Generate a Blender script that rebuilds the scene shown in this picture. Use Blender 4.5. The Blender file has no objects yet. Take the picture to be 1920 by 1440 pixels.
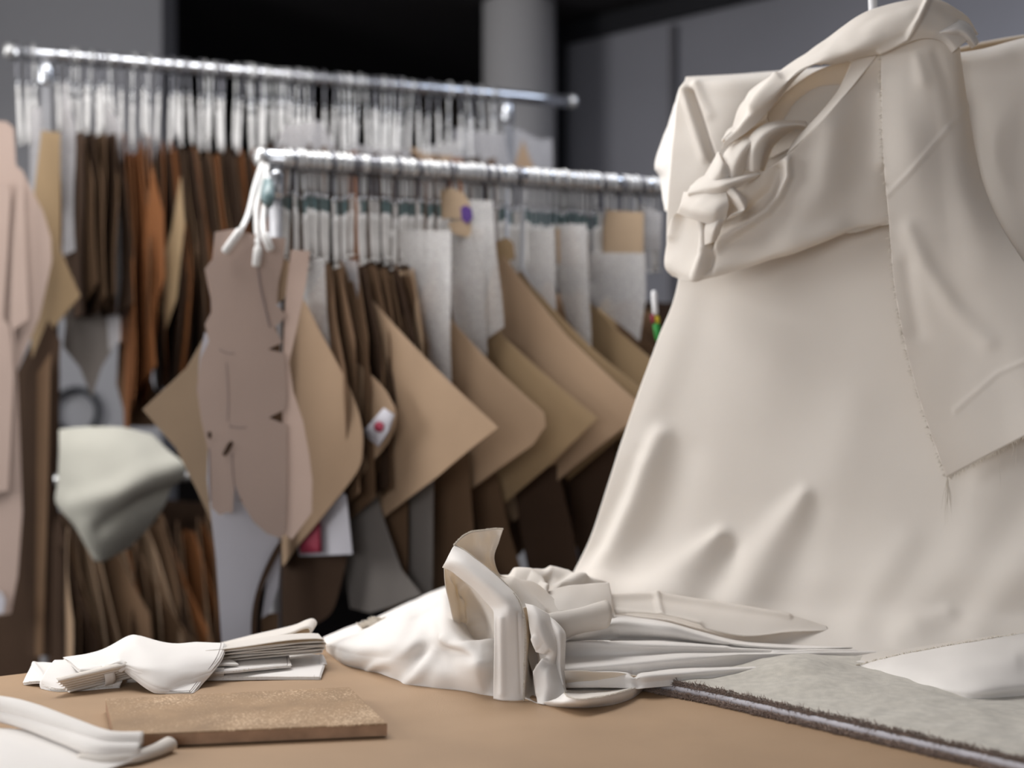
import bpy, bmesh, math, random
from mathutils import Vector, noise
random.seed(7)
SC = bpy.context.scene
COL = SC.collection
PI = math.pi
F = 2667.0           # focal length in pixels of the 1920 wide frame
EYE = 1.25           # camera height
TZ = 0.90            # table top
H = EYE - TZ

# ------------------------------------------------------------------ camera, light, exposure
cd = bpy.data.cameras.new('camera'); cam = bpy.data.objects.new('camera', cd); COL.objects.link(cam)
cam.location = (0, 0, EYE); cam.rotation_euler = (PI/2, 0, 0)
cd.sensor_width = 36; cd.lens = 36*F/1920; cd.clip_start = 0.05
cd.dof.use_dof = True; cd.dof.focus_distance = 1.62; cd.dof.aperture_fstop = 2.6
SC.camera = cam
vs = SC.view_settings
vs.view_transform = 'Standard'; vs.look = 'None'; vs.gamma = 1; vs.exposure = -0.22; vs.use_curve_mapping = False
wd = bpy.data.worlds.new('world'); SC.world = wd; wd.use_nodes = True
wd.node_tree.nodes['Background'].inputs[0].default_value = (.62, .68, .8, 1)
wd.node_tree.nodes['Background'].inputs[1].default_value = 0.25

def area(name, loc, target, sx, sy, power, col):
    l = bpy.data.lights.new(name, 'AREA'); l.shape = 'RECTANGLE'; l.size = sx; l.size_y = sy
    l.energy = power; l.color = col
    o = bpy.data.objects.new(name, l); COL.objects.link(o); o.location = loc
    o.rotation_euler = (Vector(target)-Vector(loc)).to_track_quat('-Z', 'Y').to_euler()
    return o
area('window_light_left', (-2.75, 1.9, 1.8), (0.3, 1.9, 1.1), 1.4, 1.3, 56, (1, .985, .965))
area('window_light_near', (-1.2, -1.9, 1.65), (.2, 2, 1.0), 2.0, 1.2, 40, (.985, .985, 1))
area('ceiling_light_table', (-0.6, 2.3, 2.55), (-.35, 2.0, 0), 1.5, 1.0, 47, (1, .98, .965))
area('ceiling_light_racks', (0.9, 3.0, 2.55), (.9, 3.2, 0), 1.2, .3, 12, (.75, .84, 1))

# ------------------------------------------------------------------ materials
def mat(name, col, rough=.8, var=.06, scale=20, bump=.0, bscale=400, col2=None, metal=0, spec=.3, sheen=0, sss=0, weave=0, trans=0, alpha=1):
    m = bpy.data.materials.new(name); m.use_nodes = True
    nt = m.node_tree; N = nt.nodes; L = nt.links; p = N['Principled BSDF']
    p.inputs['Roughness'].default_value = rough; p.inputs['Metallic'].default_value = metal
    p.inputs['Specular IOR Level'].default_value = spec
    if sheen: p.inputs['Sheen Weight'].default_value = sheen
    tc = N.new('ShaderNodeTexCoord')
    nz = N.new('ShaderNodeTexNoise'); nz.inputs['Scale'].default_value = scale; nz.inputs['Detail'].default_value = 6
    L.new(tc.outputs['Object'], nz.inputs['Vector'])
    cr = N.new('ShaderNodeValToRGB')
    c2 = col2 or tuple(max(0, c*(1-var*2.5)) for c in col)
    cr.color_ramp.elements[0].position = .3; cr.color_ramp.elements[1].position = .7
    cr.color_ramp.elements[0].color = (*c2, 1); cr.color_ramp.elements[1].color = (*col, 1)
    L.new(nz.outputs['Fac'], cr.inputs['Fac']); L.new(cr.outputs['Color'], p.inputs['Base Color'])
    h = None
    if bump:
        nb = N.new('ShaderNodeTexNoise'); nb.inputs['Scale'].default_value = bscale; nb.inputs['Detail'].default_value = 4
        L.new(tc.outputs['Object'], nb.inputs['Vector']); h = nb.outputs['Fac']
        b = N.new('ShaderNodeBump'); b.inputs['Strength'].default_value = bump; b.inputs['Distance'].default_value = .001
        L.new(h, b.inputs['Height']); L.new(b.outputs['Normal'], p.inputs['Normal'])
    if weave:
        mp = N.new('ShaderNodeMapping'); mp.inputs['Rotation'].default_value = (.3, .4, .35); L.new(tc.outputs['Object'], mp.inputs['Vector'])
        hs = []
        for ax in 'XZ':
            w = N.new('ShaderNodeTexWave'); w.bands_direction = ax; w.inputs['Scale'].default_value = weave
            w.inputs['Distortion'].default_value = 1.5; L.new(mp.outputs[0], w.inputs['Vector']); hs.append(w.outputs['Fac'])
        a = N.new('ShaderNodeMath'); a.operation = 'ADD'; L.new(hs[0], a.inputs[0]); L.new(hs[1], a.inputs[1])
        b = N.new('ShaderNodeBump'); b.inputs['Strength'].default_value = .22; b.inputs['Distance'].default_value = .0005
        L.new(a.outputs[0], b.inputs['Height']); L.new(b.outputs['Normal'], p.inputs['Normal'])
    out = N['Material Output']; sh = p.outputs[0]
    if trans:
        t = N.new('ShaderNodeBsdfTranslucent'); t.inputs['Color'].default_value = (min(1, col[0]*1.12), col[1]*.95, col[2]*.70, 1)
        mx = N.new('ShaderNodeMixShader'); mx.inputs[0].default_value = trans
        L.new(sh, mx.inputs[1]); L.new(t.outputs[0], mx.inputs[2]); sh = mx.outputs[0]
    if alpha < 1:
        t = N.new('ShaderNodeBsdfTransparent')
        mx = N.new('ShaderNodeMixShader'); mx.inputs[0].default_value = alpha
        if alpha < .99:
            vo = N.new('ShaderNodeTexVoronoi'); vo.inputs['Scale'].default_value = 170; L.new(tc.outputs['Object'], vo.inputs['Vector'])
            mr = N.new('ShaderNodeMapRange'); mr.inputs[1].default_value = .1; mr.inputs[2].default_value = .6
            mr.inputs[3].default_value = min(1, alpha+.1); mr.inputs[4].default_value = alpha-.1
            L.new(vo.outputs['Distance'], mr.inputs[0]); L.new(mr.outputs[0], mx.inputs[0])
        L.new(t.outputs[0], mx.inputs[1]); L.new(sh, mx.inputs[2]); sh = mx.outputs[0]
    L.new(sh, out.inputs['Surface'])
    return m
M = {}
M['muslin'] = mat('muslin', (.83, .80, .76), .85, .02, 6, weave=900, spec=.1, sheen=.1, trans=.27)
M['muslin_white'] = mat('muslin_white', (.88, .85, .82), .85, .02, 8, weave=900, spec=.1, sheen=.1, trans=.14)
M['pale_cloth'] = mat('pale_green_cloth', (.42, .41, .36), .85, .02, 6, spec=.1)
M['fray'] = mat('muslin_thread', (.80, .73, .63), .9, .08, 60)
M['table'] = mat('hardboard_table', (.40, .265, .16), .55, .06, 7, bump=.25, bscale=500, spec=.35)
M['mdf'] = mat('mdf', (.36, .235, .135), .6, .1, 30, bump=.3, bscale=350, spec=.3)
M['mdf_edge'] = mat('mdf_edge', (.40, .25, .16), .8, .12, 60)
M['kraft'] = mat('kraft_card', (.37, .255, .165), .7, .03, 9, bump=.1, spec=.25)
M['kraft_pale'] = mat('kraft_card_pale', (.44, .325, .22), .7, .04, 9, spec=.25)
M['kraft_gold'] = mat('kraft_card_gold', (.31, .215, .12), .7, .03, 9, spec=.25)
M['kraft_brown'] = mat('kraft_card_brown', (.14, .083, .047), .75, .05, 9, spec=.2)  # this and the next two: card colours deepened with the back rack's shade
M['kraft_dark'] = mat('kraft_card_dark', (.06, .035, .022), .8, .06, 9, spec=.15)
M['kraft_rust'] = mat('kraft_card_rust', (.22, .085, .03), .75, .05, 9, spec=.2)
M['pink'] = mat('dusty_pink_card', (.42, .32, .275), .75, .03, 6, spec=.2)
M['pink_light'] = mat('pale_pink_card', (.52, .39, .33), .7, .03, 6, spec=.2)
M['paper'] = mat('white_paper', (.50, .49, .535), .7, .02, 6, spec=.2)
M['plastic'] = mat('frosted_plastic', (.66, .66, .68), .35, .04, 10, spec=.5, trans=.25, alpha=.6)
M['plastic_thin'] = mat('thin_plastic', (.62, .62, .66), .3, .04, 10, spec=.5, trans=.3, alpha=.55)
M['grey_card'] = mat('grey_card', (.20, .18, .165), .8, .05, 9)
M['chrome'] = mat('chrome', (.66, .68, .72), .27, .03, 30, metal=1)
M['steel'] = mat('steel_wire', (.62, .62, .62), .35, .03, 30, metal=.7)
M['post'] = mat('brushed_post', (.38, .38, .40), .5, .03, 30, metal=.7)
M['dark_steel'] = mat('dark_steel', (.22, .22, .24), .35, .03, 30, metal=.8)
M['teal'] = mat('teal_sleeve', (.13, .20, .21), .3, .05, 30, spec=.5)
M['cord'] = mat('white_cord', (.72, .71, .70), .5, .04, 60, spec=.4)
M['felt'] = mat('grey_felt', (.56, .525, .46), .95, .09, 90, bump=.5, bscale=700, sheen=.3)
M['fuzz'] = mat('brown_fuzz', (.27, .19, .15), .95, .12, 200, sheen=.3)
M['batting'] = mat('white_batting', (.50, .485, .52), .9, .03, 60, sheen=.2)
M['col'] = mat('painted_column', (.50, .49, .50), .7, .02, 2)
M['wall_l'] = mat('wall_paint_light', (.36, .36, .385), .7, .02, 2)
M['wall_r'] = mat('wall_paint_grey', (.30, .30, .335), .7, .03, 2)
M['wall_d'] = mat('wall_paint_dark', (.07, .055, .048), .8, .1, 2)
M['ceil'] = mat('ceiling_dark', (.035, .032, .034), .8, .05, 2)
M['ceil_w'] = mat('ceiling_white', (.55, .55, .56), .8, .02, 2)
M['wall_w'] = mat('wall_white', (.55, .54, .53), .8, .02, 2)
M['trim'] = mat('dark_trim', (.02, .02, .024), .6, .05, 5)
M['seam'] = mat('seam_grey', (.16, .155, .17), .7, .03, 5)
M['floor'] = mat('floor_dark', (.06, .05, .05), .5, .1, 4, spec=.4)
M['whitep'] = mat('white_plastic', (.8, .8, .82), .3, .01, 5, spec=.5)
M['black'] = mat('black_rubber', (.012, .015, .02), .5, .05, 20)
M['pencil'] = mat('graphite_line', (.20, .155, .15), .9, .02, 20)
M['red'] = mat('red_print', (.28, .03, .06), .6, .05, 20)
M['green'] = mat('green_plastic', (.03, .26, .05), .4, .05, 20)
M['yellow'] = mat('yellow_plastic', (.6, .45, .03), .4, .05, 20)
M['purple'] = mat('purple_ink', (.09, .04, .22), .6, .05, 20)
M['wood'] = mat('wood_leg', (.24, .16, .10), .6, .1, 12)
M['glass'] = mat('window_glass', (.8, .85, .9), .05, .0, 2, spec=.5, alpha=.995)

# ------------------------------------------------------------------ helpers
def W(px, py, d): return Vector(((px-960)*d/F, d, EYE-(py-720)*d/F))
def Q(t):
    """(px, py, v): v below 0.5 is a height above the table, else a distance from the camera"""
    px, py, v = t
    if v < .5: v = F*(H-v)/(py-720)
    return W(px, py, v)
def proj(p): return 960+F*p.x/p.y, 720-F*(p.z-EYE)/p.y

def emit(name, V, Fc, m, parent=None, base=None, smooth=True, root=None):
    """link one mesh; V are world points. Parts share their thing's origin."""
    if parent is not None:
        base = Vector(parent['_b'])
    elif base is None:
        n = len(V); base = Vector((sum(v.x for v in V)/n, sum(v.y for v in V)/n, min(v.z for v in V)))
    me = bpy.data.meshes.new(name); me.from_pydata([tuple(v-base) for v in V], [], Fc); me.update()
    for p in me.polygons: p.use_smooth = smooth
    me.materials.append(m)
    o = bpy.data.objects.new(name, me); COL.objects.link(o)
    o['_b'] = tuple(base)
    if parent is None: o.location = base
    else: o.parent = parent
    return o
def thing(name, base, label, cat, group=None):
    o = bpy.data.objects.new(name, None); COL.objects.link(o); o.location = base; o['_b'] = tuple(base)
    o.empty_display_size = .05
    return tag(o, label, cat, group)
def tag(o, label, cat, group=None):
    o['label'] = label; o['category'] = cat
    if group: o['group'] = group
    return o
def struct(o): o['kind'] = 'structure'; return o

def cr_eval(P, t):
    n = len(P)-1
    if n == 0: return P[0].copy()
    i = min(int(t*n), n-1); f = t*n-i
    p1, p2 = P[i], P[i+1]; p0 = P[i-1] if i > 0 else p1*2-p2; p3 = P[i+2] if i+2 <= n else p2*2-p1
    return .5*((2*p1)+(p2-p0)*f+(2*p0-5*p1+4*p2-p3)*f*f+(3*p1-p0-3*p2+p3)*f*f*f)
def loft(rows, nu, nv):
    """rows of control points -> grid[nv+1][nu+1]; smooth both ways"""
    rr = [[cr_eval(r, i/nu) for i in range(nu+1)] for r in rows]
    cols = [[r[i] for r in rr] for i in range(nu+1)]
    return [[cr_eval(cols[i], j/nv) for i in range(nu+1)] for j in range(nv+1)]
def seg_dist(x, y, line):
    """closest point on a polyline of (x, y, amp, width): distance, side, amp, width"""
    best = None
    for a, b in zip(line, line[1:]):
        dx, dy = b[0]-a[0], b[1]-a[1]; L2 = dx*dx+dy*dy+1e-9
        t = max(0, min(1, ((x-a[0])*dx+(y-a[1])*dy)/L2))
        ex, ey = x-a[0]-t*dx, y-a[1]-t*dy; dd = ex*ex+ey*ey
        if best is None or dd < best[0]:
            best = (dd, dx*ey-dy*ex, a[2]+t*(b[2]-a[2]), a[3]+t*(b[3]-a[3]))
    return best
def displace(g, ridges, wr=0, wscale=12, seed=0, stretch=(1, 1, 1)):
    """push the grid along its normals towards the camera: ridges are creases, wr is a fine ripple"""
    nv, nu = len(g), len(g[0]); out = [r[:] for r in g]
    for j in range(nv):
        for i in range(nu):
            p = g[j][i]
            a = g[j][min(i+1, nu-1)]-g[j][max(i-1, 0)]; b = g[min(j+1, nv-1)][i]-g[max(j-1, 0)][i]
            n = a.cross(b)
            if n.length < 1e-9: continue
            n.normalize()
            if n.dot(Vector((0, 0, EYE))-p) < 0: n = -n
            x, y = proj(p); h = 0
            for rd in ridges:
                asym = rd[1] if isinstance(rd, tuple) else 1
                ln = rd[0] if isinstance(rd, tuple) else rd
                dd, side, am, wi = seg_dist(x, y, ln)
                if side > 0: wi *= asym
                if dd < 9*wi*wi: h += am*math.exp(-dd/(wi*wi))
            if wr:
                q = Vector((p.x*stretch[0], p.y*stretch[1], p.z*stretch[2]))*wscale+Vector((seed, 0, 0))
                h += wr*noise.noise(q)+wr*.4*noise.noise(q*2.7)
            out[j][i] = p+n*h
    return out
def gridmesh(g):
    nu = len(g[0]); V = [p for r in g for p in r]
    Fc = [(j*nu+i, j*nu+i+1, (j+1)*nu+i+1, (j+1)*nu+i) for j in range(len(g)-1) for i in range(nu-1)]
    return V, Fc
def thicken(V, Fc, t):
    n = len(V); N = [Vector() for _ in V]
    for f in Fc:
        a, b, c = V[f[0]], V[f[1]], V[f[2]]
        nn = (b-a).cross((V[f[3]] if len(f) > 3 else c)-a if len(f) == 3 else V[f[2]]-a)
        if len(f) > 3: nn = (V[f[2]]-V[f[0]]).cross(V[f[3]]-V[f[1]])
        for k in f: N[k] += nn
    for k in range(n):
        if N[k].length > 1e-12: N[k].normalize()
    V2 = [V[k]+N[k]*t*.5 for k in range(n)]+[V[k]-N[k]*t*.5 for k in range(n)]
    F2 = [tuple(f) for f in Fc]+[tuple(n+k for k in reversed(f)) for f in Fc]
    cnt = {}
    for f in Fc:
        for a, b in zip(f, f[1:]+f[:1]):
            cnt[(a, b)] = 1
    for (a, b) in cnt:
        if (b, a) not in cnt: F2.append((b, a, a+n, b+n))
    return V2, F2
def merge(parts):
    V, Fc = [], []
    for v, f in parts:
        k = len(V); V += v; Fc += [tuple(i+k for i in q) for q in f]
    return V, Fc
def sheet(rows, nu=60, nv=60, t=.0009, ridges=(), wr=0, wscale=12, seed=0, stretch=(1, 1, 1)):
    g = loft([[Q(p) for p in r] for r in rows], nu, nv)
    if ridges or wr: g = displace(g, ridges, wr, wscale, seed, stretch)
    return thicken(*gridmesh(g), t), g
def tube(P, r, n=8, closed=False, cap=True):
    """P world points, r radius or list"""
    V, Fc = [], []; m = len(P)
    up = None
    for k in range(m):
        d = (P[min(k+1, m-1)]-P[max(k-1, 0)])
        if closed: d = P[(k+1) % m]-P[k-1]
        d.normalize()
        if up is None:
            up = d.orthogonal()
        up = (up-d*up.dot(d)); up.normalize(); s = d.cross(up)
        rr = r[k] if isinstance(r, (list, tuple)) else r
        for i in range(n):
            a = 2*PI*i/n; V.append(P[k]+(up*math.cos(a)+s*math.sin(a))*rr)
    for k in range(m if closed else m-1):
        k2 = (k+1) % m
        for i in range(n):
            Fc.append((k*n+i, k*n+(i+1) % n, k2*n+(i+1) % n, k2*n+i))
    if cap and not closed:
        Fc.append(tuple(reversed(range(n)))); Fc.append(tuple((m-1)*n+i for i in range(n)))
    return V, Fc
def box(c, s, ang=0):
    c = Vector(c); ca, sa = math.cos(ang), math.sin(ang); V = []
    for z in (-1, 1):
        for x, y in ((-1, -1), (1, -1), (1, 1), (-1, 1)):
            a, b = x*s[0]/2, y*s[1]/2; V.append(c+Vector((a*ca-b*sa, a*sa+b*ca, z*s[2]/2)))
    return V, [(3, 2, 1, 0), (4, 5, 6, 7), (0, 1, 5, 4), (1, 2, 6, 5), (2, 3, 7, 6), (3, 0, 4, 7)]
def spline2(P, n=6, closed=True):
    V = [Vector((p[0], p[1], 0)) for p in P]; out = []; m = len(V)
    for i in range(m):
        p0, p1, p2, p3 = V[i-1], V[i], V[(i+1) % m], V[(i+2) % m]
        for k in range(n):
            f = k/n; q = .5*((2*p1)+(p2-p0)*f+(2*p0-5*p1+4*p2-p3)*f*f+(3*p1-p0-3*p2+p3)*f*f*f)
            out.append((q.x, q.y))
    return out
def fibres(edge, n, ln, direc, w=.00035, jit=.6, curl=.3):
    """loose threads along an edge (world points); one mesh"""
    V, Fc = [], []
    for k in range(n):
        p = cr_eval(edge, random.random()); d = Vector(direc)+Vector([random.uniform(-jit, jit) for _ in range(3)])
        d.normalize(); l = ln*random.uniform(.3, 1.2); q = p.copy(); P = [q.copy()]
        for s in range(4):
            d += Vector([random.uniform(-curl, curl) for _ in range(3)]); d.normalize(); q = q+d*l/4; P.append(q.copy())
        v, f = tube(P, [w, w, w*.9, w*.7, w*.3], 3, cap=False); b = len(V); V += v; Fc += [tuple(i+b for i in g) for g in f]
    return V, Fc

# flat cut pieces hung in a vertical plane --------------------------------------------------------
def plane_pt(px, py, ax, ay, phi):
    n = (-math.sin(phi), math.cos(phi)); k = (px-960)/F
    t = (n[0]*ax+n[1]*ay)/(n[0]*k+n[1])
    return W(px, py, t)
def cardmesh(world, ax, ay, phi, t=.0016, bend=0., step=.02, wob=0., seed=0, bend0=0., wf=5):
    ca, sa = math.cos(phi), math.sin(phi)
    loc = [((p.x-ax)*ca+(p.y-ay)*sa, p.z) for p in world]
    bm = bmesh.new(); f = bm.faces.new([bm.verts.new((a, z, 0)) for a, z in loc])
    bmesh.ops.triangulate(bm, faces=bm.faces[:])
    if bend or wob:
        for ax_i in (0, 1):
            lo = min(l[ax_i] for l in loc); hi = max(l[ax_i] for l in loc); st = step*(1 if ax_i == 0 else 2)
            k = lo+st
            while k < hi-1e-4:
                co = (k, 0, 0) if ax_i == 0 else (0, k, 0); no = (1, 0, 0) if ax_i == 0 else (0, 1, 0)
                bmesh.ops.bisect_plane(bm, geom=bm.verts[:]+bm.edges[:]+bm.faces[:], plane_co=co, plane_no=no, dist=1e-5); k += st
    zmax = max(l[1] for l in loc)
    V = []; bm.verts.ensure_lookup_table()
    for i, v in enumerate(bm.verts):
        v.index = i; a, z = v.co.x, v.co.y
        o = bend*(a-bend0)**2+(wob*noise.noise(Vector((a*wf+seed, z*4, seed)))*min(1, (zmax-z)*5) if wob else 0)
        V.append(Vector((ax+a*ca-sa*o, ay+a*sa+ca*o, z)))
    Fc = [tuple(v.index for v in f.verts) for f in bm.faces]; bm.free()
    return thicken(V, Fc, t)
def card(name, label, cat, outline, anchor, phi, m, group=None, curve=False, parent=None, smooth=True, **k):
    if curve: outline = spline2(outline, 5)
    # an image outline listed clockwise or not, both fine
    world = [plane_pt(x, y, anchor[0], anchor[1], phi) for x, y in outline]
    V, Fc = cardmesh(world, anchor[0], anchor[1], phi, **k)
    o = emit(name, V, Fc, m, parent, smooth=False if not (k.get('bend') or k.get('wob')) else smooth)
    if smooth and (k.get('bend') or k.get('wob')):
        md = o.modifiers.new('edges', 'EDGE_SPLIT'); md.split_angle = math.radians(40)
    if parent is None: tag(o, label, cat, group)
    return o
D2 = math.radians

# ------------------------------------------------------------------ the room
UA = D2(32)          # the table and racks run this way
u = Vector((math.cos(UA), math.sin(UA), 0)); v = Vector((-math.sin(UA), math.cos(UA), 0))
struct(emit('floor', *box((0, 3, -.05), (9, 12, .1)), M['floor'], smooth=False))
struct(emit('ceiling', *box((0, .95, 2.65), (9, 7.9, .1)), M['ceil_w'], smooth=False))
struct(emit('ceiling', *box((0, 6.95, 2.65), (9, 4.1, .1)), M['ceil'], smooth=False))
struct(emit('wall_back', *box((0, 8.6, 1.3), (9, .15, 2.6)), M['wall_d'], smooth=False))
wl = W(303, 720, 4.6)
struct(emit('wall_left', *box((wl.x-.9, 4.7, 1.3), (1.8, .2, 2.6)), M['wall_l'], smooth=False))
# left outer wall with the big window, wall behind the camera with its window
def wall_with_window(name, c, length, ang, wz0, wz1, w0, w1, m, n):
    d = Vector((math.cos(ang), math.sin(ang), 0)); c = Vector(c); P = []
    for a0, a1, z0, z1 in ((-length/2, w0, 0, 2.6), (w1, length/2, 0, 2.6), (w0, w1, 0, wz0), (w0, w1, wz1, 2.6)):
        P.append(box(c+d*((a0+a1)/2)+Vector((0, 0, (z0+z1)/2)), (a1-a0, .15, z1-z0), ang))
    struct(emit(name, *merge(P), m, smooth=False))
    P = []
    for a, z, sx, sz in (((w0+w1)/2, wz0+.03, w1-w0, .06), ((w0+w1)/2, wz1-.03, w1-w0, .06), (w0+.03, (wz0+wz1)/2, .06, wz1-wz0-.12),
                         (w1-.03, (wz0+wz1)/2, .06, wz1-wz0-.12), ((w0+w1)/2, (wz0+wz1)/2, .05, wz1-wz0-.12)):
        P.append(box(c+d*a+Vector((0, 0, z)), (sx, .08, sz), ang))
    f = struct(emit('window_%d' % n, *merge(P), M['whitep'], smooth=False))
wall_with_window('wall_west', (-2.95, 1.9, 0), 8, PI/2, .95, 2.45, -.9, .8, M['wall_w'], 1)
wall_with_window('wall_near', (.6, -2.1, 0), 7.3, 0, 1.1, 2.4, -2.7, -.6, M['wall_w'], 2)
# grey wall on the right, meeting the dark recess behind the column
w0 = Vector((.19, 5.36, 0)); wdir = Vector((.70, -.714, 0)).normalized(); wa = math.atan2(wdir.y, wdir.x)
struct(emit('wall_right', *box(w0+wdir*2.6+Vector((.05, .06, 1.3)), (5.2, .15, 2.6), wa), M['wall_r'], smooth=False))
nrm = Vector((-.714, -.70, 0)).normalized()
struct(emit('trim_1', *box(w0+wdir*.02+nrm*.05+Vector((0, 0, 1.3)), (.05, .06, 2.6), wa), M['trim'], smooth=False))
struct(emit('trim_2', *box(w0+wdir*1.7+nrm*.03+Vector((0, 0, 2.555)), (3.3, .03, .07), wa), M['trim'], smooth=False))
def on_wall(px):
    k = (px-960)/F; t = (w0.x*wdir.y-w0.y*wdir.x)/(k*wdir.y-wdir.x); return W(px, 720, t)
ps = on_wall(1268)
struct(emit('trim_3', *box((ps.x+nrm.x*.02, ps.y+nrm.y*.02, 1.25), (.022, .012, 2.5), wa), M['seam'], smooth=False))
# beam across the recess
struct(emit('beam', *box((-.6, 6.6, 2.48), (3.4, .2, .14), D2(-12)), M['wall_d'], smooth=False))
cc = W(973, 720, 5.05)
V, Fc = tube([Vector((cc.x, cc.y, z)) for z in (0, .9, 1.8, 2.6)], .128, 40)
o = struct(emit('column', V, Fc, M['col'])); md = o.modifiers.new('e', 'EDGE_SPLIT')

# ------------------------------------------------------------------ table
e0 = Q((0, 1268, 0)); e1 = Q((610, 1196, 0)); td = (e1-e0).normalized(); tn = Vector((-td.y, td.x, 0)); ta = math.atan2(td.y, td.x)
TL, TW = 2.6, 1.35
tc_ = e0+td*.75-tn*(TW/2)
tb = thing('work_table', (tc_.x, tc_.y, 0), 'large brown hardboard work table filling the foreground', 'table')
V, Fc = box((tc_.x, tc_.y, TZ-.015), (TL, TW, .03), ta)
emit('tabletop', V, Fc, M['table'], tb, smooth=False)
for a in (-1, 1):
    for b in (-1, 1):
        p = tc_+td*a*(TL/2-.12)+tn*b*(TW/2-.12)
        emit('leg', *box((p.x, p.y, (TZ-.03)/2), (.06, .06, TZ-.03), ta), M['wood'], tb, smooth=False)

# loose hardboard panel
c = [Q((214, 1378, .0143)), Q((726, 1356, .0143)), Q((655, 1288, .0143)), Q((198, 1310, .0143))]
dn = Vector((0, 0, -.0125))
bd = thing('hardboard_panel', sum((x for x in c), Vector())/4+dn, 'loose rectangular brown hardboard offcut with a worn speckled face, on the table', 'board')
def slab(c, th, bev=.0006):
    cen = sum(c, Vector())/len(c); n = len(c)
    ins = [p+(cen-p).normalized()*bev*1.5 for p in c]
    V = [p.copy() for p in ins]+[p-Vector((0, 0, bev)) for p in c]+[p-Vector((0, 0, th)) for p in c]
    Fc = [tuple(range(n))]+[(i, n+i, n+(i+1) % n, (i+1) % n) for i in range(n)]+[(n+i, 2*n+i, 2*n+(i+1) % n, n+(i+1) % n) for i in range(n)]+[tuple(reversed(range(2*n, 3*n)))]
    return V, Fc
mm = M['mdf']; nt = mm.node_tree; N = nt.nodes; L = nt.links
# worn speckle on the panel face
tcn = N['Texture Coordinate']; sp = N.new('ShaderNodeTexNoise'); sp.inputs['Scale'].default_value = 380; sp.inputs['Detail'].default_value = 3
L.new(tcn.outputs['Object'], sp.inputs['Vector'])
lg = N.new('ShaderNodeTexNoise'); lg.inputs['Scale'].default_value = 11; L.new(tcn.outputs['Object'], lg.inputs['Vector'])
ad = N.new('ShaderNodeMath'); ad.operation = 'MULTIPLY_ADD'; ad.inputs[1].default_value = .55
L.new(lg.outputs['Fac'], ad.inputs[0]); L.new(sp.outputs['Fac'], ad.inputs[2])
rp = N.new('ShaderNodeValToRGB'); rp.color_ramp.elements[0].position = .84; rp.color_ramp.elements[1].position = 1.0
L.new(ad.outputs[0], rp.inputs['Fac'])
mxc = N.new('ShaderNodeMixRGB'); mxc.inputs[2].default_value = (.62, .45, .30, 1)
crn = N['Color Ramp']; L.new(rp.outputs['Color'], mxc.inputs[0]); L.new(crn.outputs['Color'], mxc.inputs[1])
L.new(mxc.outputs[0], N['Principled BSDF'].inputs['Base Color'])
emit('face', *slab(c, .0015, .0004), M['mdf'], bd, smooth=False)
emit('edge', *slab([p-Vector((0, 0, .0016)) for p in c], .0109, .0002), M['mdf_edge'], bd, smooth=False)

# ------------------------------------------------------------------ garment racks
A1 = W(482, 292, 2.45); B1 = W(1330, 360, 0)
def make_rail(pa, da, pb):
    A = W(pa[0], pa[1], da); z = A.z; d = (z-EYE)*F/(720-pb[1]); B = W(pb[0], pb[1], d); return A, B
A1, B1 = make_rail((486, 296), 2.45, (1240, 352)); B1 = A1+(B1-A1)*1.35
A2, B2 = make_rail((14, 96), 3.1, (1075, 191))
def rail_at(A, B, px):
    k = (px-960)/F; d = B-A; t = (A.x-k*A.y)/(k*d.y-d.x); return A+d*t
def rack(A, B, post_px, label, lower=None):
    d = (B-A).normalized(); perp = Vector((-d.y, d.x, 0))
    root = thing('garment_rack', ((A.x+B.x)/2, (A.y+B.y)/2, 0), label, 'rack')
    emit('rail', *tube([A+(B-A)*k/12 for k in range(13)], .0155, 20), M['chrome'], root)
    for P, s in ((A, -1), (B, 1)):
        emit('end_cap', *tube([P-d*s*.012, P, P+d*s*.004, P+d*s*.008], [.0165, .017, .016, .009], 20), M['steel'], root)
    for px in post_px:
        p = rail_at(A, B, px)
        emit('post', *tube([Vector((p.x, p.y, z)) for z in (.09, .5, 1, A.z-.012)], .012, 14), M['post'], root)
        emit('collar', *tube([Vector((p.x, p.y, A.z-z)) for z in (.07, .06, .03, .02)], [.014, .017, .017, .014], 14), M['chrome'], root)
        a = p-perp*.25; b = p+perp*.25
        emit('foot_bar', *tube([Vector((q.x, q.y, .085)) for q in (a, p, b)], .013, 10), M['chrome'], root)
        for q in (a, b):
            cs = emit('caster', *tube([Vector((q.x, q.y, .035))-d*.012, Vector((q.x, q.y, .035))+d*.012], .035, 16), M['black'], root)
    if lower:
        zl = lower; pa = rail_at(A, B, post_px[0]); pb = rail_at(A, B, post_px[-1])
        emit('lower_rail', *tube([Vector((pa.x, pa.y, zl)), Vector((pb.x, pb.y, zl))], .012, 14), M['steel'], root)
    return root
rack(A1, B1, (516, 1300), 'chrome garment rail rack in front, packed with hooks and kraft card patterns')
rack(A2, B2, (86, 951), 'taller chrome garment rail rack at the back left, packed with dark brown patterns', lower=1.04)

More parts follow.
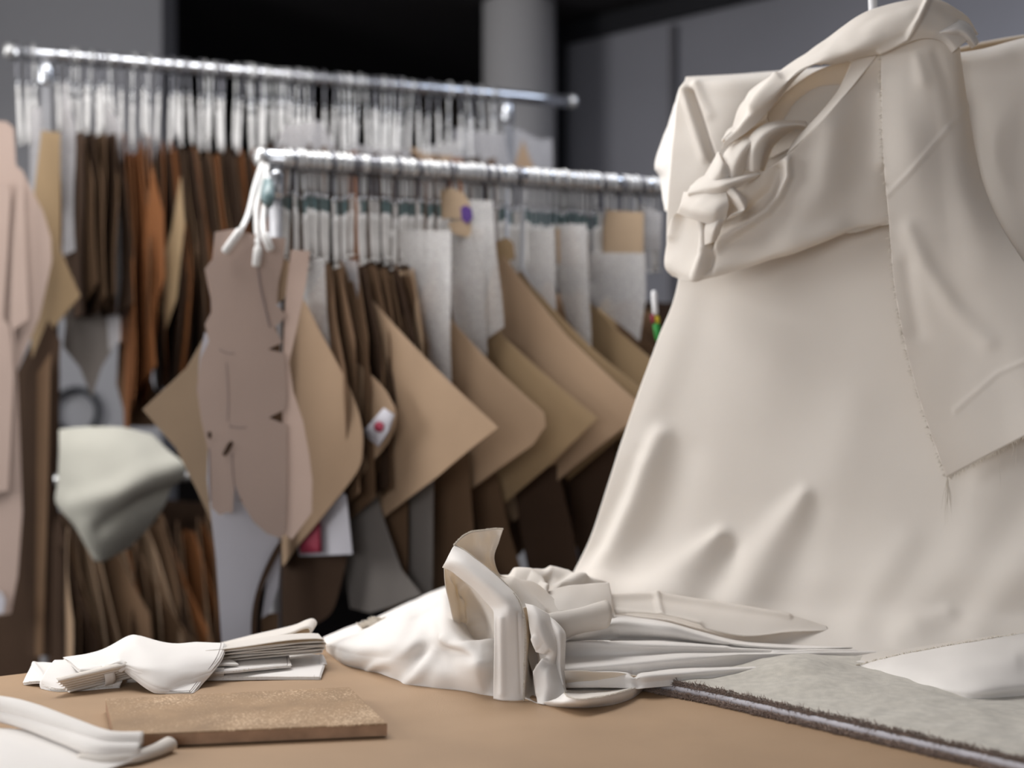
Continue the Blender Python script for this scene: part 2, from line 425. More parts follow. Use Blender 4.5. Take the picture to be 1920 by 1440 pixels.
# pattern hook: chrome hook, teal sleeve, white cord with toggle
def make_hook(sm='teal'):
    root = thing('pattern_hook', (0, 0, 0), 'x', 'hook')
    R = .0185
    P = [Vector((0, R*math.sin(a), R*math.cos(a))) for a in [D2(x) for x in range(-135, 181, 15)]]
    P += [Vector((0, 0, -.024)), Vector((0, 0, -.045)), Vector((0, 0, -.056))]
    root_b = root
    emit('wire_hook', *tube(P, .0028, 8), M['steel' if sm != 'cord' else 'dark_steel'], root)
    emit('eyelet', *tube([Vector((0, .006*math.sin(a), -.058+.006*math.cos(a))) for a in [2*PI*k/10 for k in range(10)]], .0018, 6, closed=True), M['chrome'], root)
    emit('sleeve', *tube([Vector((0, 0, z)) for z in (-.062, -.064, -.084, -.087)], [.0025, .0036, .0036, .0025], 10), M[sm], root)
    emit('cord', *tube([Vector((0, .001*math.sin(z*90), z)) for z in (-.086, -.1, -.12, -.14, -.16, -.172)], [.0035, .0048, .0046, .0048, .0046, .0036], 8), M['cord'], root)
    emit('toggle', *tube([Vector((0, y, -.173)) for y in (-.014, -.012, .012, .014)], [.001, .0025, .0025, .001], 8), M['cord'], root)
    return root
hooks = [[make_hook('teal'), False], [make_hook('cord'), False], [make_hook('steel'), False]]
def place_hook(p, rz, label, group, s=1, tilt=0, kind=0):
    hook0 = hooks[kind][0]
    if not hooks[kind][1]: o = hook0; hooks[kind][1] = True
    else:
        o = hook0.copy(); COL.objects.link(o)
        for ch in hook0.children:
            c = ch.copy(); COL.objects.link(c); c.parent = o
    o.location = p; o.rotation_euler = (0, tilt, rz); o.scale = (1, 1, s); o['label'] = label; o['group'] = group
    return o
a1 = math.atan2((B1-A1).y, (B1-A1).x); a2 = math.atan2((B2-A2).y, (B2-A2).x)
px = 532
while px < 1236:
    place_hook(rail_at(A1, B1, px)+Vector((0, 0, -.001)), a1+random.uniform(-.25, .25), 'chrome pattern hook with white cord on the front rail', 'pattern hooks on the front rail', random.uniform(.92, 1.06), random.uniform(-.05, .05), random.choice((0, 0, 0, 1)))
    px += random.uniform(7, 12)
px = 30
while px < 935:
    if abs(px-86) > 10:
        place_hook(rail_at(A2, B2, px)+Vector((0, 0, -.001)), a2+random.uniform(-.3, .3), 'chrome pattern hook with white cord on the back rail', 'pattern hooks on the back rail', random.uniform(.9, 1.15), random.uniform(-.06, .06), random.choice((1, 2)))
    px += random.choice((7, 9, 10, 12, 15, 22))

# ---- cards on the front rail -------------------------------------------------------------------
r1 = lambda px: (rail_at(A1, B1, px).x, rail_at(A1, B1, px).y)
PH = D2(-50)
KC = 'card pattern'
def K(label, out, apx, m='kraft', ph=PH, name='card_pattern', cat='sewing pattern', **k):
    k.setdefault('bend', .5); k.setdefault('wob', .006); k.setdefault('seed', apx*.37)
    return card(name, label, cat, out, r1(apx), ph, M[m], **k)
k_big = K('kraft square behind the pink hanging bundle, its left corner pointing out', [(425, 560), (490, 640), (520, 760), (505, 900), (412, 1012), (370, 920), (330, 840), (268, 768), (350, 690)], 500, 'kraft_pale', D2(20), bend=.1, t=.002)
K('kraft pattern with a rounded right side, directly right of the pink bundle', [(560, 560), (600, 630), (640, 720), (660, 790), (663, 840), (655, 885), (610, 955), (560, 1020), (522, 1058), (530, 900), (540, 700)], 545, 'kraft', D2(-38), curve=True, bend=.9)
st = K('kraft pattern with a small white sticker near its rounded corner', [(615, 632), (640, 655), (700, 715), (722, 755), (728, 785), (718, 825), (690, 870), (650, 915), (600, 900), (590, 700)], 620, 'kraft', D2(-48), curve=True, bend=.6)
K('large kraft diamond with a sharp right corner, beside the sticker card', [(662, 520), (770, 655), (886, 803), (800, 895), (716, 972), (650, 860), (610, 740), (640, 600)], 668, 'kraft')
K('kraft diamond with a blunted right corner, fourth big card along the rail', [(800, 590), (845, 600), (925, 702), (988, 775), (991, 800), (972, 835), (855, 935), (820, 900), (770, 740)], 800, 'kraft')
K('golden brown kraft diamond, between the blunt one and the tallest one', [(870, 580), (912, 602), (1000, 695), (1086, 785), (1020, 868), (932, 955), (880, 900), (840, 740)], 878, 'kraft_gold')
K('tallest kraft diamond, its top edge starting high near the rail', [(930, 480), (945, 480), (1050, 630), (1172, 770), (1075, 865), (962, 978), (900, 860), (880, 700)], 935, 'kraft')
K('long thin kraft sheet just behind the tallest diamond', [(950, 470), (1000, 540), (1100, 655), (1190, 745), (1170, 790), (1060, 900), (960, 800)], 975, 'kraft_gold')
K('olive brown card whose corner slips behind the muslin drape', [(1085, 540), (1105, 565), (1160, 625), (1240, 700), (1190, 780), (1120, 850), (1070, 720)], 1090, 'kraft_gold')
K('small brown card corner hard against the muslin drape', [(1180, 560), (1196, 615), (1260, 690), (1240, 740), (1170, 700)], 1180, 'kraft_brown')
# sticker
sx = [(708, 765), (724, 778), (716, 808), (700, 838), (674, 812), (690, 790)]
an = r1(620); V, Fc = cardmesh([plane_pt(x, y, an[0]-.004, an[1]-.012, D2(-48)) for x, y in sx], an[0]-.004, an[1]-.012, D2(-48), t=.0006, bend=.6)
s_ = emit('sticker', V, Fc, M['paper'], st)
V, Fc = cardmesh([plane_pt(x, y, an[0]-.005, an[1]-.0145, D2(-48)) for x, y in spline2([(700, 790), (708, 797), (704, 810), (695, 808), (693, 798)], 3)], an[0]-.005, an[1]-.0145, D2(-48), t=.0004, bend=.6)
emit('red_mark', V, Fc, M['red'], s_)

# edge-on cards packed in the front rack
def hung(rp, a, z0, kind, m, label, group, wd=.2, ht=.5, far=.12, name='card_pattern'):
    dz = [random.uniform(-.02, .02) for _ in range(6)]
    if kind == 0: loc = [(0, 0), (wd, -ht*.45+dz[0]), (wd*.25, -ht), (-far, -ht*.55)]
    elif kind == 1: loc = [(-.03, 0), (.04, 0), (wd*.8, -ht*.3), (wd, -ht*.9+dz[1]), (wd*.3, -ht), (-far, -ht*.9), (-far, -ht*.2)]
    elif kind == 2: loc = [(-.02, 0), (.03, -.005), (wd*.5, -ht*.2), (wd*.95, -ht*.5), (wd*.7, -ht*.85), (wd*.2, -ht), (-far*.6, -ht*.8), (-far, -ht*.4)]
    else: loc = [(-far, 0), (wd*.7, -.01), (wd*.75, -ht*.98), (-far, -ht)]
    if kind == 2: loc = spline2(loc, 4)
    ca, sa = math.cos(a), math.sin(a)
    world = [Vector((rp.x+x*ca, rp.y+x*sa, z0+z)) for x, z in loc]
    V, Fc = cardmesh(world, rp.x, rp.y, a, t=.0016, bend=random.uniform(-1, 1)*.6, wob=.012, seed=random.random()*50, step=.03)
    o = emit(name, V, Fc, M[m], smooth=True); md = o.modifiers.new('e', 'EDGE_SPLIT'); md.split_angle = D2(40)
    return tag(o, label, 'sewing pattern', group)
for k in range(15):
    px = 612+k*10.5
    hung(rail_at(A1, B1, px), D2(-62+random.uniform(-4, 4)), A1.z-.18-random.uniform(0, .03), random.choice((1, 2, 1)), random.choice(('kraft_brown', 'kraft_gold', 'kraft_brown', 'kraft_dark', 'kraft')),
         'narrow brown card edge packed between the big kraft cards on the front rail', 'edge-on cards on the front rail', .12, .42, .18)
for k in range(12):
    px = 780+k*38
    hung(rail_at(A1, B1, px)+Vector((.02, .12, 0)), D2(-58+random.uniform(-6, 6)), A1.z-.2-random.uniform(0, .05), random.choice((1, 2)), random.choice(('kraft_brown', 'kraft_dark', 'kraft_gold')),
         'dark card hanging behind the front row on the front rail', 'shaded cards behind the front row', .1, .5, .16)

# lower hems under the front row
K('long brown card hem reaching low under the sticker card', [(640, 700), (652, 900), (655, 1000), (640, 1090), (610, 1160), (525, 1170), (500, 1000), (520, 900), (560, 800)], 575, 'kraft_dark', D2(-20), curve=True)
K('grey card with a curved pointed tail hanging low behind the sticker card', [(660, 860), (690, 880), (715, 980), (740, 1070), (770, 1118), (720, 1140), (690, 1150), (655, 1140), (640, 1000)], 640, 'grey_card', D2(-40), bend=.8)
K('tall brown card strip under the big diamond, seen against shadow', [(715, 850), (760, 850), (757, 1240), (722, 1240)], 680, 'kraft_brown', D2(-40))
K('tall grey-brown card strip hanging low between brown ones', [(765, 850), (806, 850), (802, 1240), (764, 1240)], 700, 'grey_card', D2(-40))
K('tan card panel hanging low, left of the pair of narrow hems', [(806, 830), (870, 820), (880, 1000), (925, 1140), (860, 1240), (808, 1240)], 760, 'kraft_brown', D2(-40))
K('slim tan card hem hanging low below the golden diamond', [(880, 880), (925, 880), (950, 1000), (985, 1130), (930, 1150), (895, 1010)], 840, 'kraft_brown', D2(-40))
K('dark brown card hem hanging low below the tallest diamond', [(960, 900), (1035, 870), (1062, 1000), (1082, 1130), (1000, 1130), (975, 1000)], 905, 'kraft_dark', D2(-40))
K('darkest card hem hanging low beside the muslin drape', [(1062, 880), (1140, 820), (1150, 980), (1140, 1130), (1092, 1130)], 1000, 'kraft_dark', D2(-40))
# plastic sleeve with coloured print under the round pattern
ps_ = K('clear sleeve with a printed red and white sheet, low under the rounded kraft pattern', [(600, 880), (645, 930), (655, 1040), (560, 1043), (548, 960)], 560, 'paper', D2(-35), name='printed_sleeve', cat='plastic sleeve')
an = r1(560); V, Fc = cardmesh([plane_pt(x, y, an[0]-.004, an[1]-.006, D2(-35)) for x, y in [(560, 1000), (598, 950), (602, 1036), (562, 1038)]], an[0]-.004, an[1]-.006, D2(-35), t=.0005, bend=.5)
emit('red_print', V, Fc, M['red'], ps_)

# frosted sleeves
def S(label, out, apx, m='plastic', ph=PH, **k):
    k.setdefault('wob', .016); k.setdefault('bend', .3); k.setdefault('wf', 16)
    return card('plastic_sleeve', label, 'plastic sleeve', out, r1(apx), ph, M[m], t=.0008, seed=apx, **k)
S('grey speckled sleeve hanging right of the pale pink card', [(568, 486), (608, 486), (613, 580), (626, 705), (590, 640), (568, 575)], 575, ph=D2(-30))
S('widest frosted sleeve, in front of its neighbours, above the big diamond', [(728, 432), (842, 432), (846, 600), (843, 745), (800, 690), (770, 600), (768, 500)], 745, ph=D2(-40))
S('frosted sleeve with a folded top edge just right of the widest one', [(812, 440), (884, 440), (905, 520), (908, 668), (880, 650), (850, 600)], 850)
S('tall frosted sleeve reaching up to the rail', [(832, 372), (922, 376), (930, 500), (936, 612), (905, 640), (890, 600), (840, 480)], 842, ph=D2(-40))
S('frosted sleeve in the middle of the rail with speckled lower part', [(985, 432), (1038, 428), (1040, 500), (1042, 592), (1000, 540), (982, 500)], 988)
S('frosted sleeve with a tan card inside its top', [(1040, 420), (1098, 420), (1102, 560), (1104, 658), (1060, 600), (1040, 520)], 1040)
S('frosted sleeve beside the square kraft tag, near the muslin', [(1100, 474), (1207, 474), (1208, 560), (1195, 640), (1150, 600), (1103, 560)], 1102, ph=D2(-40))
S('short thin sleeve behind the square kraft tag', [(1195, 380), (1240, 400), (1238, 470), (1200, 470)], 1195, 'plastic_thin')
S('narrow clear sleeve among brown card edges at the left end', [(643, 486), (668, 488), (676, 600), (664, 690), (648, 600)], 640, 'plastic_thin')
# tags
K('square kraft paper tag standing above the sleeves near the muslin', [(1136, 394), (1207, 398), (1206, 476), (1124, 474)], 1130, 'kraft_pale', D2(-25), name='paper_tag', cat='tag', bend=.1)
K('tan paper tag tucked in a frosted sleeve', [(1042, 428), (1078, 430), (1086, 470), (1082, 500), (1044, 494)], 1036, 'kraft_pale', D2(-30), name='paper_tag', cat='tag', bend=.1)
K('rounded kraft tag peeking over the frosted sleeves below the rail', [(822, 358), (845, 352), (870, 362), (882, 385), (870, 410), (826, 410)], 826, 'kraft_pale', D2(-25), name='paper_tag', cat='tag', bend=.1)
K('crumpled tan tag at the top of the tallest diamond', [(932, 452), (950, 445), (962, 455), (966, 485), (940, 492), (930, 475)], 930, 'kraft_gold', D2(-25), name='paper_tag', cat='tag', bend=.1)
K('small tan tag below the purple dot', [(838, 418), (870, 410), (905, 432), (900, 452), (850, 438)], 828, 'kraft_pale', D2(-25), name='paper_tag', cat='tag', bend=.1)
K('round purple dot sticker on the tall frosted sleeve', [(864, 390), (873, 384), (884, 392), (886, 408), (876, 420), (866, 412)], 828, 'purple', D2(-28), name='dot_sticker', cat='sticker', bend=.1)

# ---- pink hanging bundle at the near end of the front rail --------------------------------------
pb = Vector((A1.x-.01, A1.y-.14, 0)); 
def pink(label, out, off, m='pink', ph=D2(8), **k):
    k.setdefault('bend', .4); k.setdefault('wob', .004)
    return card('card_pattern', label, 'sewing pattern', out, (pb.x, pb.y+off), ph, M[m], 'pink patterns hung at the near end', seed=off*90, **k)
p1 = pink('front dusty pink card of the hanging bundle, with notches down its right edge',
     [(403, 435), (441, 429), (460, 436), (480, 440), (484, 450), (492, 444), (536, 446), (531, 490), (522, 530), (519, 572), (538, 592), (515, 614), (529, 642), (502, 655), (534, 662), (538, 745), (534, 768), (504, 783), (538, 797), (538, 900), (536, 990), (529, 1011), (500, 1000), (475, 978), (455, 945), (440, 905), (436, 962), (426, 960), (412, 966), (397, 952), (392, 850), (378, 790), (369, 730), (376, 672), (392, 640), (384, 608), (396, 585), (394, 540), (384, 504), (398, 486)], 0, t=.0022)
pink('added dark sheet standing in for the shadowed gap behind the front pink card, glimpsed through its notches',
     [(440, 460), (524, 460), (514, 540), (512, 580), (524, 640), (531, 780), (530, 990), (450, 940)], .012, 'kraft_brown')  # added sheet; its dark brown stands for shadow inside the notches
pink('cream card tab of the pink bundle below the white cords', [(528, 480), (553, 500), (548, 520), (532, 560), (520, 570), (515, 520)], .016, 'kraft_pale')
pink('pale pink long card standing out on the right of the pink bundle',
     [(545, 468), (579, 470), (572, 530), (556, 610), (540, 680), (548, 735), (566, 790), (577, 850), (583, 900), (582, 962), (562, 990), (546, 1012), (530, 1000), (528, 700), (534, 560)], .03, 'pink_light', D2(-12), curve=False)
pink('pale card sliver showing on the upper left of the pink bundle', [(384, 505), (410, 490), (410, 620), (397, 570)], .012, 'pink_light')
# pencil lines on the front card; the widest paints the dark of a slit
def line_on(parent, pts, wpx, off):
    P = spline2(pts, 4)[:(len(pts)-1)*4+1]; L_, R_ = [], []
    for i, p in enumerate(P):
        a = P[max(i-1, 0)]; b = P[min(i+1, len(P)-1)]; dx, dy = b[0]-a[0], b[1]-a[1]; l = math.hypot(dx, dy)+1e-6
        L_.append((p[0]-dy/l*wpx, p[1]+dx/l*wpx)); R_.append((p[0]+dy/l*wpx, p[1]-dx/l*wpx))
    ph = D2(8); ax, ay = pb.x, pb.y+off; ca, sa = math.cos(ph), math.sin(ph); V = []
    for q in L_+R_:
        w = plane_pt(q[0], q[1], ax, ay, ph); a = (w.x-ax)*ca+(w.y-ay)*sa; o = .4*a*a; V.append(Vector((ax+a*ca-sa*o, ay+a*sa+ca*o, w.z)))
    n = len(P); Fc = [(i, i+1, n+i+1, n+i) for i in range(n-1)]
    emit('card_line', *thicken(V, Fc, .0004), M['pencil'], parent)
for pts, w in (([(483, 480), (487, 530), (497, 575), (506, 610)], 1.6), ([(412, 655), (425, 662), (440, 662)], 1.), ([(424, 680), (428, 740), (426, 790)], .8), ([(430, 798), (445, 802), (462, 801)], 1.),
               ([(392, 840), (393, 900), (394, 940)], 1.2), ([(436, 850), (438, 900), (447, 940)], 1.)):
    line_on(p1, pts, w, -.006)
# slit windows punched in the front card
for pts in ([(417, 852), (427, 832), (434, 826), (438, 832), (430, 846), (422, 856)], [(389, 812), (394, 808), (397, 816), (394, 824), (390, 820)]):
    V, Fc = cardmesh([plane_pt(x, y, pb.x, pb.y-.0055, D2(8)) for x, y in pts], pb.x, pb.y-.0055, D2(8), t=.0006)
    emit('punched_slot', V, Fc, M['kraft_dark'], p1, smooth=False)
# white paper sheets below
card('paper_sheet', 'long white paper sheet hanging below the pink bundle', 'paper', [(396, 690), (520, 800), (522, 1040), (505, 1080), (480, 1130), (470, 1240), (418, 1240), (405, 1050), (388, 900)], (pb.x, pb.y+.04), D2(8), M['paper'], t=.0008, bend=.3, wob=.004)
card('paper_sheet', 'narrow white paper strip beside the long sheet, edged by shadow', 'paper', [(505, 1060), (526, 1040), (522, 1100), (505, 1150), (490, 1160)], (pb.x, pb.y+.05), D2(8), M['paper'], t=.0008)
card('paper_sheet', 'thin white paper edge at the left of the pink bundle', 'paper', [(384, 622), (400, 640), (395, 720), (370, 730), (374, 670)], (pb.x, pb.y+.01), D2(8), M['paper'], t=.0008)
card('card_pattern', 'dark curved card edge beside the white paper sheet', 'sewing pattern', spline2([(520, 1020), (526, 1030), (490, 1110), (482, 1180), (486, 1235), (473, 1235), (472, 1150), (490, 1080)], 4), (pb.x, pb.y+.03), D2(8), M['kraft_dark'], t=.0016)
card('card_pattern', 'tan card slip hanging lowest beside the white paper', 'sewing pattern', [(490, 1150), (522, 1150), (520, 1240), (488, 1240)], (pb.x, pb.y+.09), D2(8), M['kraft_brown'], t=.0016)
# cords with toggles carrying the bundle
def cordrope(label, pts, tog, dd):
    root = thing('hanging_cord', Q((pts[-1][0], pts[-1][1], dd)), label, 'cord', 'white cords carrying the pink bundle')
    P = [W(x, y, dd+(A1.y-.01-dd)*max(0, 1-i/ (len(pts)-1))) for i, (x, y) in enumerate(pts)]
    P = [cr_eval(P, k/16) for k in range(17)]
    emit('cord', *tube(P, .0046, 8), M['cord'], root)
    a, b = W(*tog[0], dd-.004), W(*tog[1], dd-.004)
    emit('toggle', *tube([a, a+(b-a)*.08, a+(b-a)*.92, b], [.004, .0068, .0068, .004], 10), M['cord'], root)
dB = pb.y-.012
cordrope('left white cord slanting to its toggle on the pink bundle', [(492, 305), (478, 350), (466, 400), (452, 432)], ((452, 430), (420, 474)), dB)
cordrope('right white cord falling straight to its toggle on the pink bundle', [(500, 310), (498, 360), (493, 410), (494, 440)], ((494, 436), (508, 470)), dB)
cordrope('middle grey-white cord passing behind the toggles of the pink bundle', [(494, 308), (486, 360), (480, 400), (484, 470)], ((484, 462), (480, 500)), dB+.004)
o = emit('pattern_clip', *tube([W(502, 340, dB+.1), W(502, 370, dB+.08), W(502, 385, dB+.07)], [.008, .012, .008], 10), M['teal'])
tag(o, 'teal plastic clip on the white cords under the rail end', 'clip')

# ---- back rail ---------------------------------------------------------------------------------
r2 = lambda px: (rail_at(A2, B2, px).x, rail_at(A2, B2, px).y)
# gappy: 225..475 brown edges
px = 232; k = 0
while px < 478:
    hung(rail_at(A2, B2, px), a2-PI/2+random.uniform(-.06, .1), A2.z-.18-random.uniform(0, .03), random.choice((0, 1, 2, 2)), random.choice(('kraft_brown', 'kraft_dark', 'kraft_rust', 'kraft_dark', 'kraft_rust', 'kraft_brown')),
         'narrow brown card pattern seen nearly edge-on on the back rail', 'edge-on brown patterns on the back rail', .16, random.uniform(.52, .68), .14)
    px += random.uniform(5, 10)
px = 135
while px < 222:
    hung(rail_at(A2, B2, px), a2-PI/2+random.uniform(-.05, .12), A2.z-.17, random.choice((1, 3)), random.choice(('kraft_dark', 'kraft_brown', 'kraft_dark')),
         'dark olive card pattern hanging left of the brown ones on the back rail', 'dark patterns at the left of the back rail', .15, random.uniform(.36, .46), .12)
    px += 11
px = 500
while px < 930:
    hung(rail_at(A2, B2, px), a2-PI/2+random.uniform(-.1, .1), A2.z-.16-random.uniform(0, .02), random.choice((1, 3)), random.choice(('kraft_rust', 'kraft_brown', 'kraft_dark', 'kraft_dark')),
         'brown card pattern glimpsed behind hooks on the back rail right half', 'patterns on the right half of the back rail', .12, random.uniform(.6, .7), .1)
    px += 24
def S2(label, out, apx, m='plastic_thin', ph=D2(-40), **k):
    return card('plastic_sleeve', label, 'plastic sleeve', out, r2(apx), ph, M[m], t=.0008, seed=apx, wob=.014, wf=14, bend=.2, **k)
S2('clear sleeve edge hanging right of the left post on the back rail', [(120, 150), (140, 235), (143, 470), (118, 480), (112, 240)], 112)
S2('clear sleeve edge left of the brown patterns on the back rail', [(196, 190), (226, 230), (226, 640), (205, 660), (192, 400)], 190)
S2('clear sleeve next to the left end of the back rail', [(55, 200), (78, 200), (80, 400), (58, 380)], 55)
S2('clear sleeve above the left end of the front rail', [(530, 235), (600, 225), (640, 290), (560, 300), (510, 290)], 500, ph=D2(10))
S2('clear sleeve over the middle of the front rail', [(640, 270), (770, 280), (770, 320), (640, 300)], 640, ph=D2(10))
S2('white-edged sleeve with a tan sheet at the right of the back rail', [(775, 280), (860, 262), (880, 320), (775, 320)], 790, 'plastic', ph=D2(10))
S2('pale sleeve near the right post of the back rail', [(850, 240), (945, 250), (960, 320), (850, 320)], 870, ph=D2(10))
S2('pale sleeve hanging past the right post, before the column', [(958, 235), (1010, 262), (1035, 260), (1036, 325), (960, 325)], 960, ph=D2(10))
card('card_pattern', 'tan card wedge beside the column on the back rail', 'sewing pattern', [(980, 262), (995, 300), (1006, 325), (960, 325)], r2(955), D2(10), M['kraft'], t=.0016)
card('card_pattern', 'tan folded card behind the front rail middle', 'sewing pattern', [(772, 275), (800, 290), (850, 292), (852, 320), (772, 322)], r2(770), D2(10), M['kraft'], t=.0016)
card('card_pattern', 'grey card panel in a sleeve low on the back rail, its tip pointing down', 'sewing pattern', [(130, 560), (212, 560), (214, 650), (190, 690), (172, 745), (150, 690), (118, 650)], r2(175), D2(10), M['grey_card'], t=.0016)
card('card_pattern', 'rust brown card bunch reaching lowest left of the kraft square', 'sewing pattern', [(222, 640), (262, 650), (300, 760), (290, 800), (240, 800), (218, 720)], r2(250), D2(5), M['kraft_brown'], t=.0016, bend=2)
card('card_pattern', 'olive gold card with a pointed lower end among the brown ones', 'sewing pattern', [(338, 330), (345, 420), (330, 560), (310, 620), (295, 520), (322, 430)], (r2(320)[0], r2(320)[1]-.12), D2(-25), M['kraft_gold'], t=.0016, bend=.5)
card('card_pattern', 'rust orange card sliver left of the olive gold one', 'sewing pattern', [(285, 310), (305, 400), (308, 520), (285, 600), (270, 460)], (r2(290)[0], r2(290)[1]-.12), D2(-25), M['kraft_rust'], t=.0016, bend=.5)
# big pink patterns at the left edge of the frame
LE = (W(40, 500, 2.95).x, 2.95)
def PLc(label, out, off, m='pink', ph=D2(6), **k):
    k.setdefault('bend', .3); return card('card_pattern', label, 'sewing pattern', out, (LE[0], LE[1]+off), ph, M[m], t=.002, **k)
PLc('big dusty pink pattern with a bulging right side at the left frame edge', [(-40, 225), (12, 228), (26, 240), (30, 310), (42, 320), (62, 362), (80, 395), (95, 445), (97, 490), (86, 540), (74, 595), (50, 650), (32, 695), (38, 850), (42, 960), (33, 1080), (20, 1150), (-40, 1160)], 0)
PLc('second pink pattern layered on the big one, with a stepped edge', [(-40, 345), (12, 345), (20, 360), (14, 480), (6, 596), (18, 612), (22, 640), (26, 700), (16, 920), (-40, 930)], -.014, 'pink')
PLc('slim pink card strip on top of the left pink patterns', [(36, 318), (44, 335), (50, 500), (54, 598), (26, 618), (30, 690), (20, 600), (24, 470)], -.02, 'pink')
PLc('tan card with a pointed right corner behind the pink patterns', [(78, 245), (112, 248), (112, 470), (148, 555), (104, 610), (62, 690), (50, 480)], .08, 'kraft_gold', D2(-20))
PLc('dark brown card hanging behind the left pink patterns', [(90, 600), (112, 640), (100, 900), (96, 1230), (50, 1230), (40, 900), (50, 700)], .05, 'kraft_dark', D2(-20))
PLc('brown card strip beside the left pink patterns, reaching low', [(70, 700), (95, 660), (90, 900), (80, 1230), (66, 1230)], .03, 'kraft_brown', D2(-20))
PLc('added black-brown backing sheet darkening the gap between the left pink patterns and the pale cloth', [(60, 640), (108, 600), (112, 700), (106, 1300), (-40, 1300), (-40, 900), (30, 700)], .2, 'kraft_dark', D2(-10))  # added sheet, near black so the gap reads as dark
PLc('white paper corner low at the left frame edge', [(-40, 1100), (2, 1110), (10, 1125), (6, 1150), (-40, 1150)], -.03, 'paper')

# ---- lower tier of the back rack ---------------------------------------------------------------
lz = 1.04
px = 112
while px < 405:
    p = rail_at(A2, B2, px)
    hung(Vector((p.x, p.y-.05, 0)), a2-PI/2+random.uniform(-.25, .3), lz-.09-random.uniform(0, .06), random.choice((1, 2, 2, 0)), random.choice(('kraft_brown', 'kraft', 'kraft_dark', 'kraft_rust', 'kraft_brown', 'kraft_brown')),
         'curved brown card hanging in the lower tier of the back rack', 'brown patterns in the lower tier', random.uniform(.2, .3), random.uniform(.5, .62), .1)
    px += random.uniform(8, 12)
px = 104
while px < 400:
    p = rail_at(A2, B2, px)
    hung(Vector((p.x+.03, p.y+.14, 0)), D2(random.uniform(-50, -10)), lz-.06-random.uniform(0, .04), 3, 'kraft_dark', 'added dark backing card that darkens the gaps behind the lower tier of brown patterns', 'added dark backing behind the lower tier', .14, .62, .12)  # added second row; its dark colour stands for the gloom between the cards
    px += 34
g_rows = [[(112, 806, 2.86), (170, 800, 2.84), (230, 802, 2.84), (285, 815, 2.85)], [(112, 850, 2.84), (175, 850, 2.80), (250, 850, 2.80), (325, 855, 2.84)],
          [(108, 905, 2.84), (165, 915, 2.78), (240, 910, 2.78), (346, 885, 2.84)], [(105, 945, 2.84), (160, 965, 2.78), (230, 955, 2.78), (325, 925, 2.84)],
          [(140, 985, 2.84), (165, 1005, 2.80), (215, 1000, 2.80), (290, 975, 2.85)], [(178, 1050, 2.86), (190, 1052, 2.85), (205, 1045, 2.85), (240, 1025, 2.86)]]
(V, Fc), g = sheet(g_rows, 70, 60, .0015, [([(345, 870, .012, 20), (280, 890, .016, 24), (220, 925, .016, 24), (140, 945, .006, 20)], 1), ([(330, 920, -.012, 16), (260, 945, -.014, 18), (190, 990, -.01, 16)], 1)], .006, 7, 3)
tag(emit('cloth_piece', V, Fc, M['pale_cloth']), 'pale greenish white cloth hung over the lower rail of the back rack', 'cloth')
hp = W(142, 772, 4.3)
hp = W(142, 772, 4.57)
o = emit('hoop', *tube([hp+Vector((.072*math.cos(a), 0, .072*math.sin(a))) for a in [2*PI*k/36 for k in range(36)]], .010, 10, closed=True), M['black'])
tag(o, 'black round hoop hung on the grey wall, half hidden by the pale cloth', 'hoop')
emit('wall_peg', *tube([hp+Vector((0, -.01, .072)), hp+Vector((0, .04, .072))], .006, 10), M['black'], o)
# pens beside the drape
dpen = 2.35
def pen(label, parts, nm='marker_pen'):
    root = thing(nm, W(1238, 640, dpen), label, 'pen')
    for n_, a, b, r, m in parts:
        a, b = W(*a, dpen), W(*b, dpen); emit(n_, *tube([a, a+(b-a)*.1, a+(b-a)*.9, b], [r*.6, r, r, r*.7], 10), M[m], root)
pen('white capped pen with red, yellow and green bands tucked beside the drape', [('cap', (1226, 545), (1229, 590), .005, 'whitep'), ('red_band', (1223, 590), (1225, 605), .0035, 'red'), ('yellow_band', (1231, 592), (1234, 606), .004, 'yellow'), ('barrel', (1230, 606), (1236, 640), .006, 'green')])
dk = emit('storage_box', *box(W(1235, 740, 3.3), (.22, .12, .42), D2(30)), M['kraft_dark'], smooth=False)
tag(dk, 'dark brown box glimpsed between the front rail and the muslin drape', 'box')
# ------------------------------------------------------------------ muslin drape on the right
def DD(px): return 2.0-(px-1290)/630*.22
def Rw(y, xs, off, dy=None):
    if not isinstance(off, (list, tuple)): off = [off]*len(xs)
    return [(x, y+(dy[i] if dy else 0), DD(x)+off[i]) for i, x in enumerate(xs)]
dr = []
dr.append([(1290, 150, 2.12), (1450, 140, 2.12), (1620, 122, 2.05), (1820, 98, 2.0), (1950, 70, 1.95), (2150, 60, 1.9)])
dr.append([(1284, 150, 2.03), (1450, 138, 2.0), (1620, 122, 1.93), (1820, 102, 1.85), (1950, 76, 1.80), (2150, 66, 1.75)])
dr.append([(1283, 190, 2.02), (1450, 180, 1.98), (1620, 165, 1.91), (1820, 150, 1.83), (1950, 140, 1.78), (2150, 140, 1.72)])
dr.append(Rw(330, [1280, 1450, 1620, 1820, 1980, 2160], [.04, .02, .01, .0, .0, .0]))
dr.append(Rw(530, [1272, 1440, 1620, 1820, 1990, 2180], [.04, .01, .0, 0, 0, 0]))
dr.append(Rw(640, [1234, 1400, 1600, 1820, 2000, 2200], [.03, .0, -.005, -.005, 0, 0]))
dr.append(Rw(760, [1190, 1370, 1580, 1800, 2000, 2220], [.02, -.005, -.01, -.01, -.01, 0]))
dr.append(Rw(890, [1147, 1340, 1560, 1800, 2010, 2240], [.02, -.01, -.02, -.02, -.015, 0]))
dr.append(Rw(1000, [1110, 1310, 1540, 1790, 2010, 2240], [.02, -.015, -.025, -.025, -.02, 0]))
dr.append(Rw(1075, [1076, 1280, 1520, 1780, 2010, 2240], [.0, -.04, -.04, -.035, -.03, 0]))
